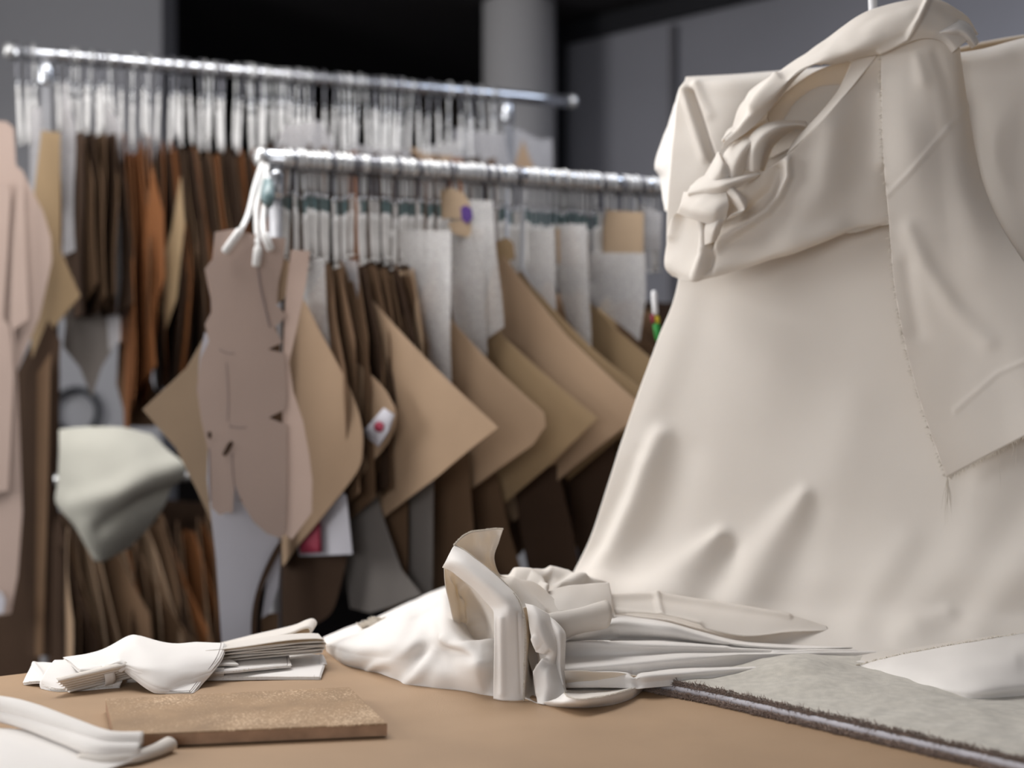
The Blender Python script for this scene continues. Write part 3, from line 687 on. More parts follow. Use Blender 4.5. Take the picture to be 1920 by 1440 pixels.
dr.append([(1060, 1110, 2.0), (1270, 1130, 1.92), (1500, 1140, 1.87), (1770, 1150, 1.785), (2010, 1150, 1.72), (2240, 1150, 1.66)])
dr.append([(1060, 1150, 1.93), (1270, 1175, 1.875), (1500, 1185, 1.83), (1770, 1195, 1.75), (2010, 1200, 1.69), (2240, 1200, 1.64)])
dr.append([(1060, 1190, 1.90), (1270, 1212, 1.84), (1500, 1222, 1.80), (1770, 1228, 1.725), (2010, 1240, 1.665), (2240, 1245, 1.62)])
rid = [
 ([(1242, 820, .013, 20), (1222, 870, .020, 26), (1190, 950, .022, 30), (1150, 1040, .02, 30), (1105, 1100, .009, 28)], 1),
 ([(1205, 850, -.004, 16), (1172, 930, -.010, 20), (1130, 1020, -.010, 20), (1090, 1090, -.004, 18)], 1), ([(1290, 850, -.003, 30), (1240, 1000, -.005, 40)], 1),
 ([(1352, 1008, 0.0159, 16), (1320, 1040, 0.0168, 29), (1270, 1085, 0.0159, 40), (1215, 1120, 0.0093, 40)], 1),
 ([(1375, 1030, -0.0053, 20), (1350, 1080, -0.0066, 34), (1315, 1130, -0.0053, 36)], 1),
 ([(1508, 930, 0.0093, 16), (1480, 975, 0.0122, 29), (1430, 1050, 0.0122, 40), (1390, 1120, 0.0075, 40)], 1),
 ([(1535, 960, -0.0033, 28), (1500, 1050, -0.0046, 42), (1470, 1120, -0.0033, 42)], 1),
 ([(1290, 560, 0.0028, 29), (1250, 700, 0.0037, 31), (1190, 850, 0.0037, 29)], 1),
 ([(1480, 560, 0.0024, 56), (1420, 760, 0.0028, 62)], 1),
 ([(1600, 760, 0.0028, 45), (1560, 900, 0.0047, 56), (1530, 1000, 0.0028, 45)], 1),
 ([(1900, 860, 0.0037, 45), (1800, 1060, 0.0056, 50), (1700, 1160, 0.0047, 38)], 1),
 ([(1990, 960, 0.0056, 45), (1900, 1080, 0.0065, 45), (1830, 1180, 0.0047, 34)], 1),
 ([(1700, 1020, 0.0037, 34), (1650, 1100, 0.0047, 38), (1610, 1170, 0.0037, 34)], 1),
 ([(1775, 1155, 0.0056, 20), (1720, 1180, 0.0065, 25), (1690, 1195, 0.0037, 22)], 1),
 ([(1830, 200, -0.0033, 22), (1835, 340, -0.0040, 34), (1870, 520, -0.0020, 56)], 1),
 ([(1880, 260, 0.0037, 45), (1900, 420, 0.0056, 56), (1840, 640, 0.0056, 56)], 1),
]
dbase = Vector((W(1500, 720, 1.95).x, 1.95, TZ))
drape = thing('draped_muslin', dbase, 'huge cream muslin cloth draped from the top right down onto the table', 'cloth')
(V, Fc), g = sheet(dr, 230, 230, .001, rid, .004, 5, 2, (1, 1, .6))
emit('cloth_fall', V, Fc, M['muslin'], drape)
# back fall, so that the drape has a far side
bk = [[(1290, 150, 2.12), (1620, 122, 2.05), (1950, 70, 1.95), (2150, 60, 1.9)], [(1290, 190, 2.16), (1620, 170, 2.1), (1950, 120, 2.02), (2150, 120, 1.96)],
      [(1286, 400, 2.18), (1600, 400, 2.14), (1900, 400, 2.08), (2150, 400, 2.0)], [(1280, 700, 2.2), (1560, 700, 2.18), (1900, 700, 2.12), (2150, 700, 2.04)],
      [(1240, 1000, 2.2), (1560, 1000, 2.2), (1900, 1000, 2.14), (2150, 1000, 2.06)], [(1180, 1135, 2.2), (1560, 1135, 2.2), (1900, 1135, 2.16), (2150, 1135, 2.1)]]
(V, Fc), g = sheet(bk, 40, 40, .001, (), .01, 5, 5)
emit('cloth_back', V, Fc, M['muslin'], drape)
# side flap at the upper left
(V, Fc), g = sheet([[(1284, 152, 2.04), (1275, 165, 2.08), (1280, 175, 2.16)], [(1280, 200, 2.04), (1255, 230, 2.12), (1262, 240, 2.22)], [(1272, 290, 2.03), (1228, 308, 2.16), (1262, 300, 2.24)],
                    [(1262, 350, 2.02), (1240, 335, 2.14), (1258, 340, 2.2)], [(1258, 400, 2.01), (1247, 395, 2.06), (1256, 390, 2.12)]], 30, 40, .001, (), .004, 12, 1)
emit('side_flap', V, Fc, M['muslin_white'], drape)
# corner block of folded cloth (front left panel)
yk = [[(1300, 143, 2.07), (1380, 140, 2.05), (1470, 136, 2.03), (1560, 124, 2.0), (1650, 112, 1.97)],
      [(1284, 150, 2.01), (1370, 150, 1.965), (1465, 146, 1.94), (1560, 136, 1.91), (1650, 124, 1.88)],
      [(1270, 190, 2.01), (1360, 190, 1.955), (1460, 190, 1.93), (1560, 180, 1.90), (1650, 170, 1.87)],
      [(1262, 260, 2.01), (1350, 262, 1.955), (1455, 262, 1.935), (1560, 262, 1.91), (1655, 262, 1.88)],
      [(1255, 350, 2.0), (1345, 355, 1.955), (1455, 350, 1.935), (1560, 340, 1.905), (1660, 340, 1.875)],
      [(1250, 440, 1.99), (1345, 450, 1.955), (1455, 430, 1.93), (1560, 410, 1.905), (1665, 390, 1.87)],
      [(1252, 500, 1.98), (1330, 510, 1.955), (1450, 470, 1.93), (1560, 435, 1.905), (1668, 410, 1.87)]]
(V, Fc), g = sheet(yk, 110, 110, .001, [([(1296, 172, -.014, 5), (1312, 225, -.016, 5), (1336, 296, -.012, 5)], 1), ([(1284, 168, .008, 8), (1300, 225, .008, 9), (1322, 296, .006, 9)], 1),
     ([(1305, 160, .006, 9), (1330, 215, .004, 10)], 1)], .004, 9, 4)
emit('corner_panel', V, Fc, M['muslin'], drape)

# sash wrapped around the top and hanging down: a separate length of muslin
sbase = Vector((W(1560, 400, 1.86).x, 1.86, W(1560, 700, 1.86).z))
sash = thing('wrapped_muslin', sbase, 'gathered muslin length knotted around the top of the drape, tail hanging with frayed edges', 'cloth')
bd_ = [[(1300, 362, 1.93), (1380, 352, 1.90), (1420, 328, 1.875), (1475, 292, 1.85), (1530, 238, 1.835), (1590, 170, 1.825), (1655, 96, 1.82)],
       [(1275, 395, 1.96), (1370, 372, 1.90), (1430, 345, 1.875), (1482, 315, 1.855), (1540, 275, 1.84), (1600, 225, 1.83), (1665, 180, 1.825)],
       [(1258, 430, 1.975), (1345, 420, 1.905), (1430, 390, 1.88), (1490, 370, 1.86), (1545, 345, 1.845), (1605, 310, 1.835), (1670, 280, 1.83)],
       [(1250, 470, 1.98), (1325, 470, 1.91), (1420, 440, 1.885), (1485, 420, 1.865), (1550, 400, 1.85), (1610, 380, 1.84), (1675, 365, 1.835)],
       [(1250, 500, 1.975), (1310, 508, 1.91), (1410, 485, 1.885), (1480, 462, 1.865), (1550, 440, 1.85), (1610, 425, 1.845), (1680, 413, 1.84)],
       [(1262, 516, 1.975), (1300, 527, 1.92), (1400, 503, 1.895), (1480, 474, 1.88), (1550, 448, 1.87), (1610, 430, 1.865), (1680, 416, 1.86)]]
(V, Fc), g = sheet(bd_, 150, 110, .001, [
     ([(1476, 300, .010, 7), (1479, 330, .012, 7), (1464, 365, .012, 7), (1440, 395, .012, 7), (1400, 420, .014, 8), (1360, 445, .014, 9), (1335, 470, .012, 9)], 1),
     ([(1458, 320, -.008, 10), (1440, 360, -.010, 12), (1400, 395, -.010, 12)], 1),
     ([(1320, 400, .012, 8), (1326, 440, .014, 8), (1322, 480, .012, 8), (1305, 520, .008, 8)], 1), ([(1340, 430, -.016, 7), (1336, 470, -.014, 6), (1328, 510, -.010, 6)], 1),
     ([(1270, 400, .010, 10), (1262, 440, .006, 10)], 1), ([(1620, 150, -.006, 30), (1610, 300, -.008, 34), (1600, 400, -.006, 40)], 1),
     ([(1560, 250, .006, 30), (1540, 340, .006, 34), (1480, 440, .006, 30)], 1), ([(1660, 180, .008, 14), (1655, 300, .01, 16)], 1)], .003, 12, 7)
emit('wrapped_band', V, Fc, M['muslin'], sash)
# folded rim of the wrap, running up over the top
rim = [[(1352, 262, 1.93), (1361, 246, 1.93), (1387, 191, 1.93), (1425, 157, 1.92), (1477, 126, 1.90), (1537, 80, 1.875), (1594, 41, 1.85), (1650, 14, 1.84), (1717, -2, 1.83), (1760, 0, 1.82), (1807, 30, 1.82), (1832, 66, 1.82)],
       [(1356, 268, 1.90), (1372, 246, 1.89), (1400, 200, 1.88), (1442, 165, 1.87), (1490, 135, 1.85), (1546, 98, 1.83), (1604, 62, 1.815), (1660, 38, 1.80), (1718, 20, 1.79), (1755, 26, 1.79), (1792, 46, 1.79), (1815, 76, 1.79)],
       [(1358, 262, 1.88), (1385, 238, 1.87), (1418, 205, 1.86), (1462, 168, 1.85), (1506, 130, 1.835), (1556, 112, 1.82), (1606, 92, 1.80), (1660, 72, 1.79), (1712, 50, 1.78), (1745, 52, 1.78), (1775, 66, 1.78), (1796, 90, 1.78)],
       [(1352, 278, 1.88), (1400, 248, 1.87), (1436, 212, 1.87), (1480, 158, 1.87), (1522, 122, 1.86), (1560, 122, 1.85), (1610, 108, 1.83), (1655, 98, 1.81), (1700, 80, 1.79), (1735, 72, 1.785), (1765, 78, 1.785), (1785, 100, 1.785)]]
(V, Fc), g = sheet(rim, 190, 50, .001, [([(1740, 2, .006, 5), (1722, 38, .007, 5), (1700, 72, .006, 5), (1650, 92, .006, 5)], 1), ([(1400, 190, -.006, 10), (1372, 235, -.008, 8)], 1),
      ([(1460, 150, .008, 8), (1410, 200, .008, 8)], 1)], .004, 14, 3)
emit('folded_rim', V, Fc, M['muslin'], sash)
# inner fold between rim and band
inn = [[(1440, 210, 1.90), (1500, 150, 1.89), (1560, 120, 1.87), (1620, 108, 1.85), (1660, 98, 1.83)], [(1430, 260, 1.935), (1500, 200, 1.925), (1570, 170, 1.90), (1630, 150, 1.875), (1665, 140, 1.85)],
       [(1420, 310, 1.93), (1480, 280, 1.92), (1560, 240, 1.90), (1630, 200, 1.87), (1670, 180, 1.85)]]
(V, Fc), g = sheet(inn, 60, 40, .001, (), .006, 12, 9)
emit('inner_fold', V, Fc, M['muslin'], sash)
tri = [[(1475, 290, 1.852), (1530, 238, 1.837), (1590, 172, 1.826), (1650, 98, 1.82)], [(1490, 262, 1.862), (1535, 215, 1.85), (1572, 168, 1.85), (1600, 108, 1.84)]]
(V, Fc), g = sheet(tri, 40, 10, .001)
emit('turned_edge', V, Fc, M['muslin'], sash)
# loop of cloth poking out of the knot
lp = [[(1396, 318, 1.88), (1398, 280, 1.875), (1412, 250, 1.87), (1445, 229, 1.87), (1480, 226, 1.875), (1512, 229, 1.88)],
      [(1410, 322, 1.865), (1413, 282, 1.855), (1428, 256, 1.85), (1455, 240, 1.85), (1485, 233, 1.86), (1512, 235, 1.87)],
      [(1424, 320, 1.87), (1430, 290, 1.865), (1440, 264, 1.86), (1462, 247, 1.865), (1490, 238, 1.87), (1510, 240, 1.88)],
      [(1432, 322, 1.90), (1440, 300, 1.90), (1450, 275, 1.90), (1470, 256, 1.90), (1492, 245, 1.90), (1508, 244, 1.90)]]
(V, Fc), g = sheet(lp, 60, 30, .001, (), .002, 20, 3)
emit('cloth_loop', V, Fc, M['muslin'], sash)
# knot: crumpled small folds
def strip(rows, nm='knot_fold', m='muslin', n1=40, n2=26, wr=.002, par=None, rid=()):
    (V, Fc), g = sheet(rows, n1, n2, .001, rid, wr, 22, random.random()*9)
    emit(nm, V, Fc, M[m], par or sash)
strip([[(1345, 345, 1.90), (1352, 300, 1.895), (1380, 262, 1.89), (1412, 240, 1.90), (1440, 220, 1.91)], [(1368, 345, 1.875), (1378, 305, 1.865), (1398, 275, 1.86), (1425, 255, 1.875), (1445, 235, 1.90)],
       [(1388, 342, 1.88), (1398, 310, 1.875), (1412, 285, 1.875), (1430, 265, 1.89), (1446, 248, 1.91)]])
strip([[(1315, 345, 1.92), (1330, 315, 1.91), (1345, 285, 1.90), (1352, 290, 1.895)], [(1330, 352, 1.89), (1345, 325, 1.875), (1356, 305, 1.875), (1368, 318, 1.88)], [(1352, 345, 1.885), (1362, 335, 1.875), (1372, 328, 1.875), (1388, 340, 1.88)]])
strip([[(1295, 350, 1.93), (1320, 330, 1.91), (1350, 335, 1.88), (1390, 330, 1.87), (1420, 322, 1.87)], [(1290, 362, 1.91), (1320, 352, 1.885), (1352, 348, 1.86), (1388, 338, 1.86), (1425, 326, 1.865)],
       [(1293, 372, 1.92), (1322, 366, 1.89), (1356, 360, 1.87), (1385, 350, 1.87), (1415, 336, 1.875)]])
strip([[(1282, 360, 1.935), (1310, 360, 1.90), (1345, 362, 1.875), (1362, 358, 1.87)], [(1276, 385, 1.93), (1305, 392, 1.885), (1338, 396, 1.86), (1366, 382, 1.86)], [(1270, 400, 1.95), (1302, 412, 1.90), (1334, 420, 1.875), (1360, 412, 1.87)]])
strip([[(1352, 352, 1.875), (1368, 350, 1.865), (1376, 352, 1.865)], [(1372, 380, 1.865), (1386, 372, 1.850), (1396, 368, 1.86)], [(1385, 402, 1.86), (1396, 392, 1.850), (1402, 384, 1.86)], [(1362, 412, 1.865), (1372, 402, 1.855), (1378, 398, 1.86)]])
strip([[(1330, 400, 1.88), (1352, 398, 1.87), (1364, 404, 1.865)], [(1322, 430, 1.885), (1340, 428, 1.865), (1352, 424, 1.875)], [(1322, 460, 1.89), (1334, 455, 1.875), (1342, 452, 1.885)]])
# hanging tail
tl = [[(1652, 94, 1.815), (1700, 76, 1.80), (1745, 66, 1.79), (1785, 72, 1.79), (1800, 90, 1.795)],
      [(1653, 180, 1.80), (1700, 175, 1.785), (1745, 172, 1.775), (1790, 180, 1.775), (1812, 190, 1.80)],
      [(1657, 290, 1.80), (1710, 290, 1.78), (1760, 290, 1.775), (1800, 290, 1.775), (1830, 300, 1.80)],
      [(1666, 400, 1.80), (1720, 400, 1.785), (1770, 400, 1.775), (1820, 400, 1.765), (1870, 410, 1.77)],
      [(1678, 540, 1.805), (1730, 540, 1.79), (1790, 540, 1.775), (1860, 530, 1.755), (1940, 520, 1.74)],
      [(1700, 660, 1.80), (1760, 655, 1.785), (1830, 650, 1.765), (1910, 640, 1.74), (2000, 620, 1.72)],
      [(1735, 785, 1.79), (1790, 770, 1.775), (1860, 745, 1.755), (1940, 715, 1.73), (2040, 690, 1.71)],
      [(1775, 896, 1.78), (1830, 866, 1.765), (1890, 834, 1.745), (1960, 800, 1.72), (2060, 770, 1.70)]]
(V, Fc), gt = sheet(tl, 120, 150, .001, [([(1820, 190, 0.0014, 3.9), (1760, 260, 0.0016, 3.9), (1700, 330, 0.0016, 3.9), (1664, 366, 0.0014, 3.9)], 1),
      ([(1705, 430, 0.0032, 15.4), (1735, 500, 0.0040, 17.6), (1790, 580, 0.0040, 19.8), (1850, 640, 0.0032, 22.0)], 1), ([(1720, 110, 0.0024, 11.0), (1730, 150, 0.0024, 13.2)], 1),
      ([(1755, 100, -0.0024, 11.0), (1775, 150, -0.0024, 13.2), (1790, 230, -0.0024, 15.4)], 1),
      ([(1700, 500, -0.0024, 15.4), (1720, 620, -0.0024, 17.6)], 1), ([(1790, 770, 0.0012, 4.4), (1870, 700, 0.0012, 4.4), (1960, 660, 0.0012, 4.4)], 1)], .003, 8, 6)
tail = emit('hanging_tail', V, Fc, M['muslin'], sash)
ed = [r[0] for r in gt]; bt = gt[-1]
V, Fc = merge([fibres(ed, 420, .006, (-1, 0, -.2), .0003), fibres(bt, 260, .006, (.2, 0, -1), .0003),
               fibres([bt[0], bt[1]], 16, .05, (.02, 0, -1), .0003, .1, .12), fibres([bt[50], bt[70]], 3, .04, (0, 0, -1), .0003, .1, .12)])
emit('frayed_edge', V, Fc, M['fray'], tail)['kind'] = 'stuff'
strip([[(1752, 60, 1.80), (1775, 44, 1.80), (1800, 38, 1.80), (1822, 50, 1.80), (1836, 78, 1.80)], [(1752, 64, 1.785), (1778, 56, 1.775), (1800, 54, 1.775), (1818, 66, 1.78), (1830, 86, 1.79)],
       [(1762, 70, 1.80), (1782, 70, 1.79), (1800, 72, 1.79), (1812, 80, 1.79), (1822, 92, 1.80)]], 'turned_corner', 'muslin_white')
# hanger hook
hk = [W(1637, 60, 1.93), W(1637, 20, 1.93), W(1636, -20, 1.93), W(1640, -50, 1.93), W(1655, -68, 1.93), W(1675, -62, 1.93), W(1680, -42, 1.93)]
hg = thing('clothes_hanger', W(1637, 130, 1.93), 'white plastic hanger hook sticking up above the muslin sash', 'hanger')
emit('hook', *tube([cr_eval(hk, k/24) for k in range(25)], .006, 12), M['whitep'], hg)
emit('shoulders', *tube([cr_eval([W(1480, 190, 2.0), W(1560, 150, 1.97), W(1637, 60, 1.93), W(1720, 120, 1.90), W(1790, 150, 1.88)], k/20) for k in range(21)], .006, 10), M['whitep'], hg)

# ------------------------------------------------------------------ crumpled bundle in front
bb = Q((900, 1290, 0)); bb.z = TZ
bun = thing('muslin_bundle', bb, 'crumpled white muslin bundle with a raised frayed collar, in sharp focus on the table', 'cloth')
def part(nm, rows, nu=60, nv=60, rid=(), wr=.0012, ws=14, sd=0, m='muslin', t=.0009):
    (V, Fc), g = sheet(rows, nu, nv, t, rid, wr, ws, sd)
    return emit(nm, V, Fc, M[m], bun), g
def R(*pts, f=1): return (list(pts), f)
lobe = [
 [(606, 1196, 0), (607, 1199, .006), (608, 1202, .009), (609, 1206, .010), (610, 1210, .008), (611, 1215, .004), (612, 1221, 0)],
 [(652, 1176, 0), (652, 1189, .018), (652, 1197, .023), (652, 1210, .023), (650, 1225, .015), (648, 1238, .007), (645, 1245, .0)],
 [(706, 1158, .0), (704, 1173, .032), (702, 1190, .036), (700, 1212, .032), (698, 1232, .020), (697, 1246, .010), (693, 1258, .0)],
 [(765, 1130, .01), (760, 1146, .058), (758, 1172, .056), (757, 1205, .045), (757, 1238, .026), (758, 1262, .012), (760, 1281, .0)],
 [(815, 1108, .02), (806, 1122, .074), (805, 1152, .068), (806, 1190, .055), (809, 1225, .036), (812, 1260, .018), (814, 1289, .0)],
 [(855, 1100, .02), (848, 1116, .080), (843, 1150, .074), (844, 1190, .060), (848, 1225, .040), (855, 1262, .020), (860, 1294, .0)],
 [(890, 1140, .03), (890, 1175, .045), (888, 1198, .045), (888, 1212, .052), (890, 1238, .042), (893, 1270, .022), (896, 1300, .0)],
 [(930, 1150, .03), (930, 1175, .045), (930, 1194, .045), (930, 1207, .052), (930, 1238, .039), (930, 1272, .019), (930, 1306, .0)],
 [(985, 1160, .03), (985, 1180, .040), (985, 1200, .045), (985, 1215, .044), (985, 1240, .034), (985, 1275, .017), (985, 1308, .0)]]
lobe = [[(x, y, v if v < .5 else v) for x, y, v in r] for r in lobe]
part('left_lobe', lobe, 110, 170, [
 R((763, 1280, 0.0031, 8), (782, 1266, 0.0037, 11), (802, 1246, 0.0037, 12), (818, 1222, 0.0037, 12)),
 R((742, 1272, -0.0025, 12), (765, 1252, -0.0037, 14), (788, 1222, -0.0037, 16), (800, 1185, -0.0025, 17)),
 R((692, 1256, 0.0031, 7), (706, 1246, 0.0037, 8), (735, 1240, 0.0031, 11), (765, 1222, 0.0031, 14), (790, 1190, 0.0025, 17)),
 R((700, 1262, -0.0019, 7), (725, 1262, -0.0025, 10)),
 R((720, 1180, 0.0031, 17), (700, 1205, 0.0031, 17), (670, 1225, 0.0019, 14)),
 R((760, 1160, 0.0025, 14), (745, 1195, 0.0031, 17), (722, 1222, 0.0019, 14)),
 R((790, 1135, -0.0031, 14), (775, 1175, -0.0031, 17), (760, 1205, -0.0019, 14)),
 R((832, 1130, 0.0037, 12), (828, 1165, 0.0037, 14), (836, 1195, 0.0031, 14)),
 R((836, 1200, 0.0037, 7), (850, 1208, 0.0050, 7), (870, 1213, 0.0050, 7), (900, 1212, 0.0043, 7), (926, 1206, 0.0031, 7)),
 R((846, 1220, -0.0025, 10), (880, 1232, -0.0037, 12), (905, 1232, -0.0025, 12)),
 R((910, 1232, 0.0037, 19), (912, 1262, 0.0037, 19), (905, 1290, 0.0019, 14)),
 R((880, 1240, 0.0019, 24), (850, 1265, 0.0025, 26), (820, 1280, 0.0019, 17))], .0010, 10, 4, 'muslin_white')
# back wall of the collar
_, ga = part('collar_back', [
 [(851, 1024, 1.665), (866, 1008, 1.675), (884, 998, 1.685), (905, 995, 1.69), (925, 993, 1.69), (943, 993, 1.685)],
 [(862, 1038, 1.675), (880, 1028, 1.69), (897, 1022, 1.70), (912, 1020, 1.70), (925, 1018, 1.70), (936, 1015, 1.69)],
 [(880, 1065, 1.675), (894, 1058, 1.69), (906, 1054, 1.70), (915, 1052, 1.705), (921, 1050, 1.705), (927, 1049, 1.70)],
 [(902, 1095, 1.66), (912, 1088, 1.68), (922, 1082, 1.70), (930, 1079, 1.71), (938, 1078, 1.715), (944, 1084, 1.72)],
 [(922, 1122, 1.65), (938, 1112, 1.665), (955, 1105, 1.69), (970, 1098, 1.71), (985, 1093, 1.73), (1000, 1092, 1.745)],
 [(935, 1142, 1.64), (955, 1138, 1.655), (978, 1134, 1.67), (1000, 1130, 1.69), (1020, 1128, 1.715), (1040, 1125, 1.74)],
 [(965, 1160, 1.63), (985, 1158, 1.64), (1005, 1158, 1.65), (1025, 1156, 1.67), (1045, 1154, 1.69), (1065, 1150, 1.72)]], 80, 90,
 [R((925, 1095, -.006, 8), (960, 1125, -.006, 9), (990, 1150, -.004, 9)), R((960, 1095, .006, 10), (985, 1120, .006, 12), (1015, 1150, .005, 12)), R((902, 1010, .004, 10), (905, 1050, .003, 10))], .0015, 16, 2)
top = ga[0]
# frayed top of collar
V, Fc = fibres(top[:len(top)], 900, .0022, (-.1, 0, 1), .0003, .7)
emit('frayed_edge', V, Fc, M['fray'], bun)['kind'] = 'stuff'
# hollow of the pocket
part('pocket_hollow', [
 [(832, 1058, 1.655), (842, 1062, 1.655), (860, 1075, 1.66), (885, 1098, 1.65), (910, 1125, 1.635), (930, 1145, 1.62)],
 [(834, 1090, 1.67), (848, 1098, 1.70), (868, 1110, 1.715), (890, 1128, 1.70), (910, 1145, 1.675), (930, 1165, 1.64)],
 [(840, 1130, 1.68), (856, 1138, 1.715), (874, 1145, 1.73), (894, 1155, 1.715), (914, 1168, 1.69), (930, 1180, 1.65)],
 [(848, 1170, 1.685), (862, 1180, 1.71), (878, 1186, 1.72), (896, 1190, 1.705), (914, 1195, 1.685), (930, 1198, 1.655)],
 [(858, 1206, 1.665), (870, 1214, 1.665), (884, 1218, 1.66), (900, 1220, 1.655), (915, 1220, 1.645), (930, 1215, 1.635)]], 60, 60,
 [R((866, 1100, .006, 8), (862, 1125, .007, 9), (866, 1160, .005, 9)), R((843, 1075, .004, 5), (846, 1120, .005, 6), (856, 1190, .005, 6)), R((880, 1180, .004, 8), (900, 1172, .003, 10))], .0015, 18, 5)
# bright folded band: diagonal rim, then vertical strip
_, gb = part('folded_collar', [
 [(829, 1064, 1.648), (836, 1052, 1.640), (842, 1040, 1.642), (848, 1028, 1.655), (853, 1022, 1.668)],
 [(834, 1066, 1.646), (846, 1056, 1.630), (856, 1048, 1.628), (866, 1040, 1.64), (874, 1034, 1.66)],
 [(850, 1074, 1.640), (864, 1066, 1.620), (874, 1058, 1.618), (884, 1052, 1.632), (891, 1048, 1.65)],
 [(884, 1100, 1.625), (896, 1092, 1.606), (906, 1084, 1.604), (915, 1078, 1.618), (921, 1072, 1.638)],
 [(908, 1126, 1.615), (922, 1116, 1.596), (934, 1108, 1.594), (942, 1102, 1.608), (949, 1098, 1.628)],
 [(924, 1144, 1.602), (940, 1136, 1.588), (954, 1130, 1.586), (966, 1128, 1.596), (974, 1126, 1.612)],
 [(926, 1160, 1.586), (944, 1158, 1.580), (958, 1156, 1.579), (974, 1156, 1.583), (986, 1162, 1.590)],
 [(927, 1205, 1.580), (944, 1205, 1.577), (958, 1205, 1.577), (972, 1204, 1.579), (987, 1200, 1.584)],
 [(926, 1260, 1.575), (943, 1260, 1.573), (957, 1261, 1.573), (970, 1260, 1.574), (985, 1256, 1.578)],
 [(926, 1310, .0008), (941, 1313, .0008), (956, 1314, .0008), (970, 1314, .0008), (983, 1312, .001)]], 40, 150,
 [R((972, 1150, -.0015, 3), (974, 1230, -.0015, 3), (976, 1300, -.001, 3)), R((940, 1160, .002, 6), (942, 1300, .002, 6))], .0012, 20, 8, 'muslin_white')
V, Fc = merge([fibres([r[-3] + Vector((0, -.003, 0)) for r in gb[75:]], 800, .0018, (.4, -.6, .1), .0003, .7), fibres([r[-1] for r in gb[:80]], 700, .0019, (.6, -.2, .6), .0003, .7)])
emit('frayed_edge', V, Fc, M['fray'], bun)['kind'] = 'stuff'
# narrow valley and second fold right of the strip
part('inner_fold', [
 [(975, 1140, 1.625), (990, 1138, 1.618), (1002, 1140, 1.62), (1012, 1146, 1.63)],
 [(982, 1170, 1.61), (992, 1168, 1.65), (1000, 1172, 1.66), (1010, 1178, 1.63)],
 [(984, 1215, 1.60), (992, 1218, 1.65), (1000, 1220, 1.665), (1012, 1222, 1.635)],
 [(984, 1260, 1.59), (992, 1262, 1.635), (1000, 1264, 1.65), (1012, 1265, 1.62)],
 [(980, 1295, 1.585), (992, 1300, 1.60), (1000, 1304, 1.60), (1012, 1308, 1.585)],
 [(978, 1308, .0), (990, 1312, .0), (1000, 1316, .0), (1010, 1320, .0)]], 30, 70, (), .001, 18, 1)
_, gs = part('twisted_fold', [
 [(985, 1132, 1.625), (1000, 1136, 1.612), (1015, 1145, 1.615), (1028, 1152, 1.63)],
 [(990, 1150, 1.605), (1006, 1154, 1.594), (1020, 1162, 1.598), (1034, 1172, 1.615)],
 [(994, 1180, 1.597), (1010, 1184, 1.583), (1024, 1188, 1.585), (1040, 1192, 1.60)],
 [(1000, 1202, 1.600), (1016, 1208, 1.582), (1030, 1212, 1.580), (1044, 1210, 1.595)],
 [(1010, 1218, 1.608), (1022, 1222, 1.592), (1036, 1226, 1.585), (1047, 1224, 1.598)],
 [(1006, 1240, 1.602), (1018, 1242, 1.588), (1030, 1244, 1.584), (1043, 1242, 1.598)],
 [(1002, 1265, 1.588), (1016, 1262, 1.570), (1030, 1258, 1.570), (1046, 1256, 1.59)],
 [(1005, 1292, 1.575), (1020, 1290, 1.560), (1036, 1285, 1.562), (1054, 1280, 1.58)],
 [(1008, 1319, .0008), (1022, 1321, .0008), (1040, 1318, .001), (1062, 1312, .004)]], 50, 110,
 [R((1003, 1196, .005, 4), (1013, 1213, .007, 4), (1024, 1218, .006, 4)), R((1018, 1228, -.006, 5), (1006, 1238, -.005, 5)), R((1022, 1240, .005, 5), (1008, 1262, .005, 5), (1010, 1300, .003, 5))], .001, 22, 3, 'muslin_white')
V, Fc = fibres([r[-1] for r in gs[15:]], 500, .0018, (.6, -.5, .1), .0003, .7)
emit('frayed_edge', V, Fc, M['fray'], bun)['kind'] = 'stuff'
part('outer_fold', [
 [(1022, 1150, 1.64), (1034, 1160, 1.625), (1046, 1170, 1.625), (1058, 1184, 1.64)],
 [(1032, 1180, 1.62), (1042, 1182, 1.60), (1052, 1186, 1.60), (1060, 1194, 1.625)],
 [(1040, 1215, 1.61), (1046, 1212, 1.592), (1053, 1212, 1.592), (1059, 1220, 1.62)],
 [(1040, 1250, 1.605), (1046, 1248, 1.588), (1053, 1250, 1.588), (1059, 1255, 1.61)],
 [(1050, 1285, 1.59), (1054, 1284, 1.578), (1058, 1286, 1.578), (1062, 1292, 1.59)],
 [(1062, 1308, 1.575), (1064, 1312, 1.565), (1068, 1316, 1.562), (1070, 1320, 1.57)]], 30, 60, (), .001, 22, 6, 'muslin_white')
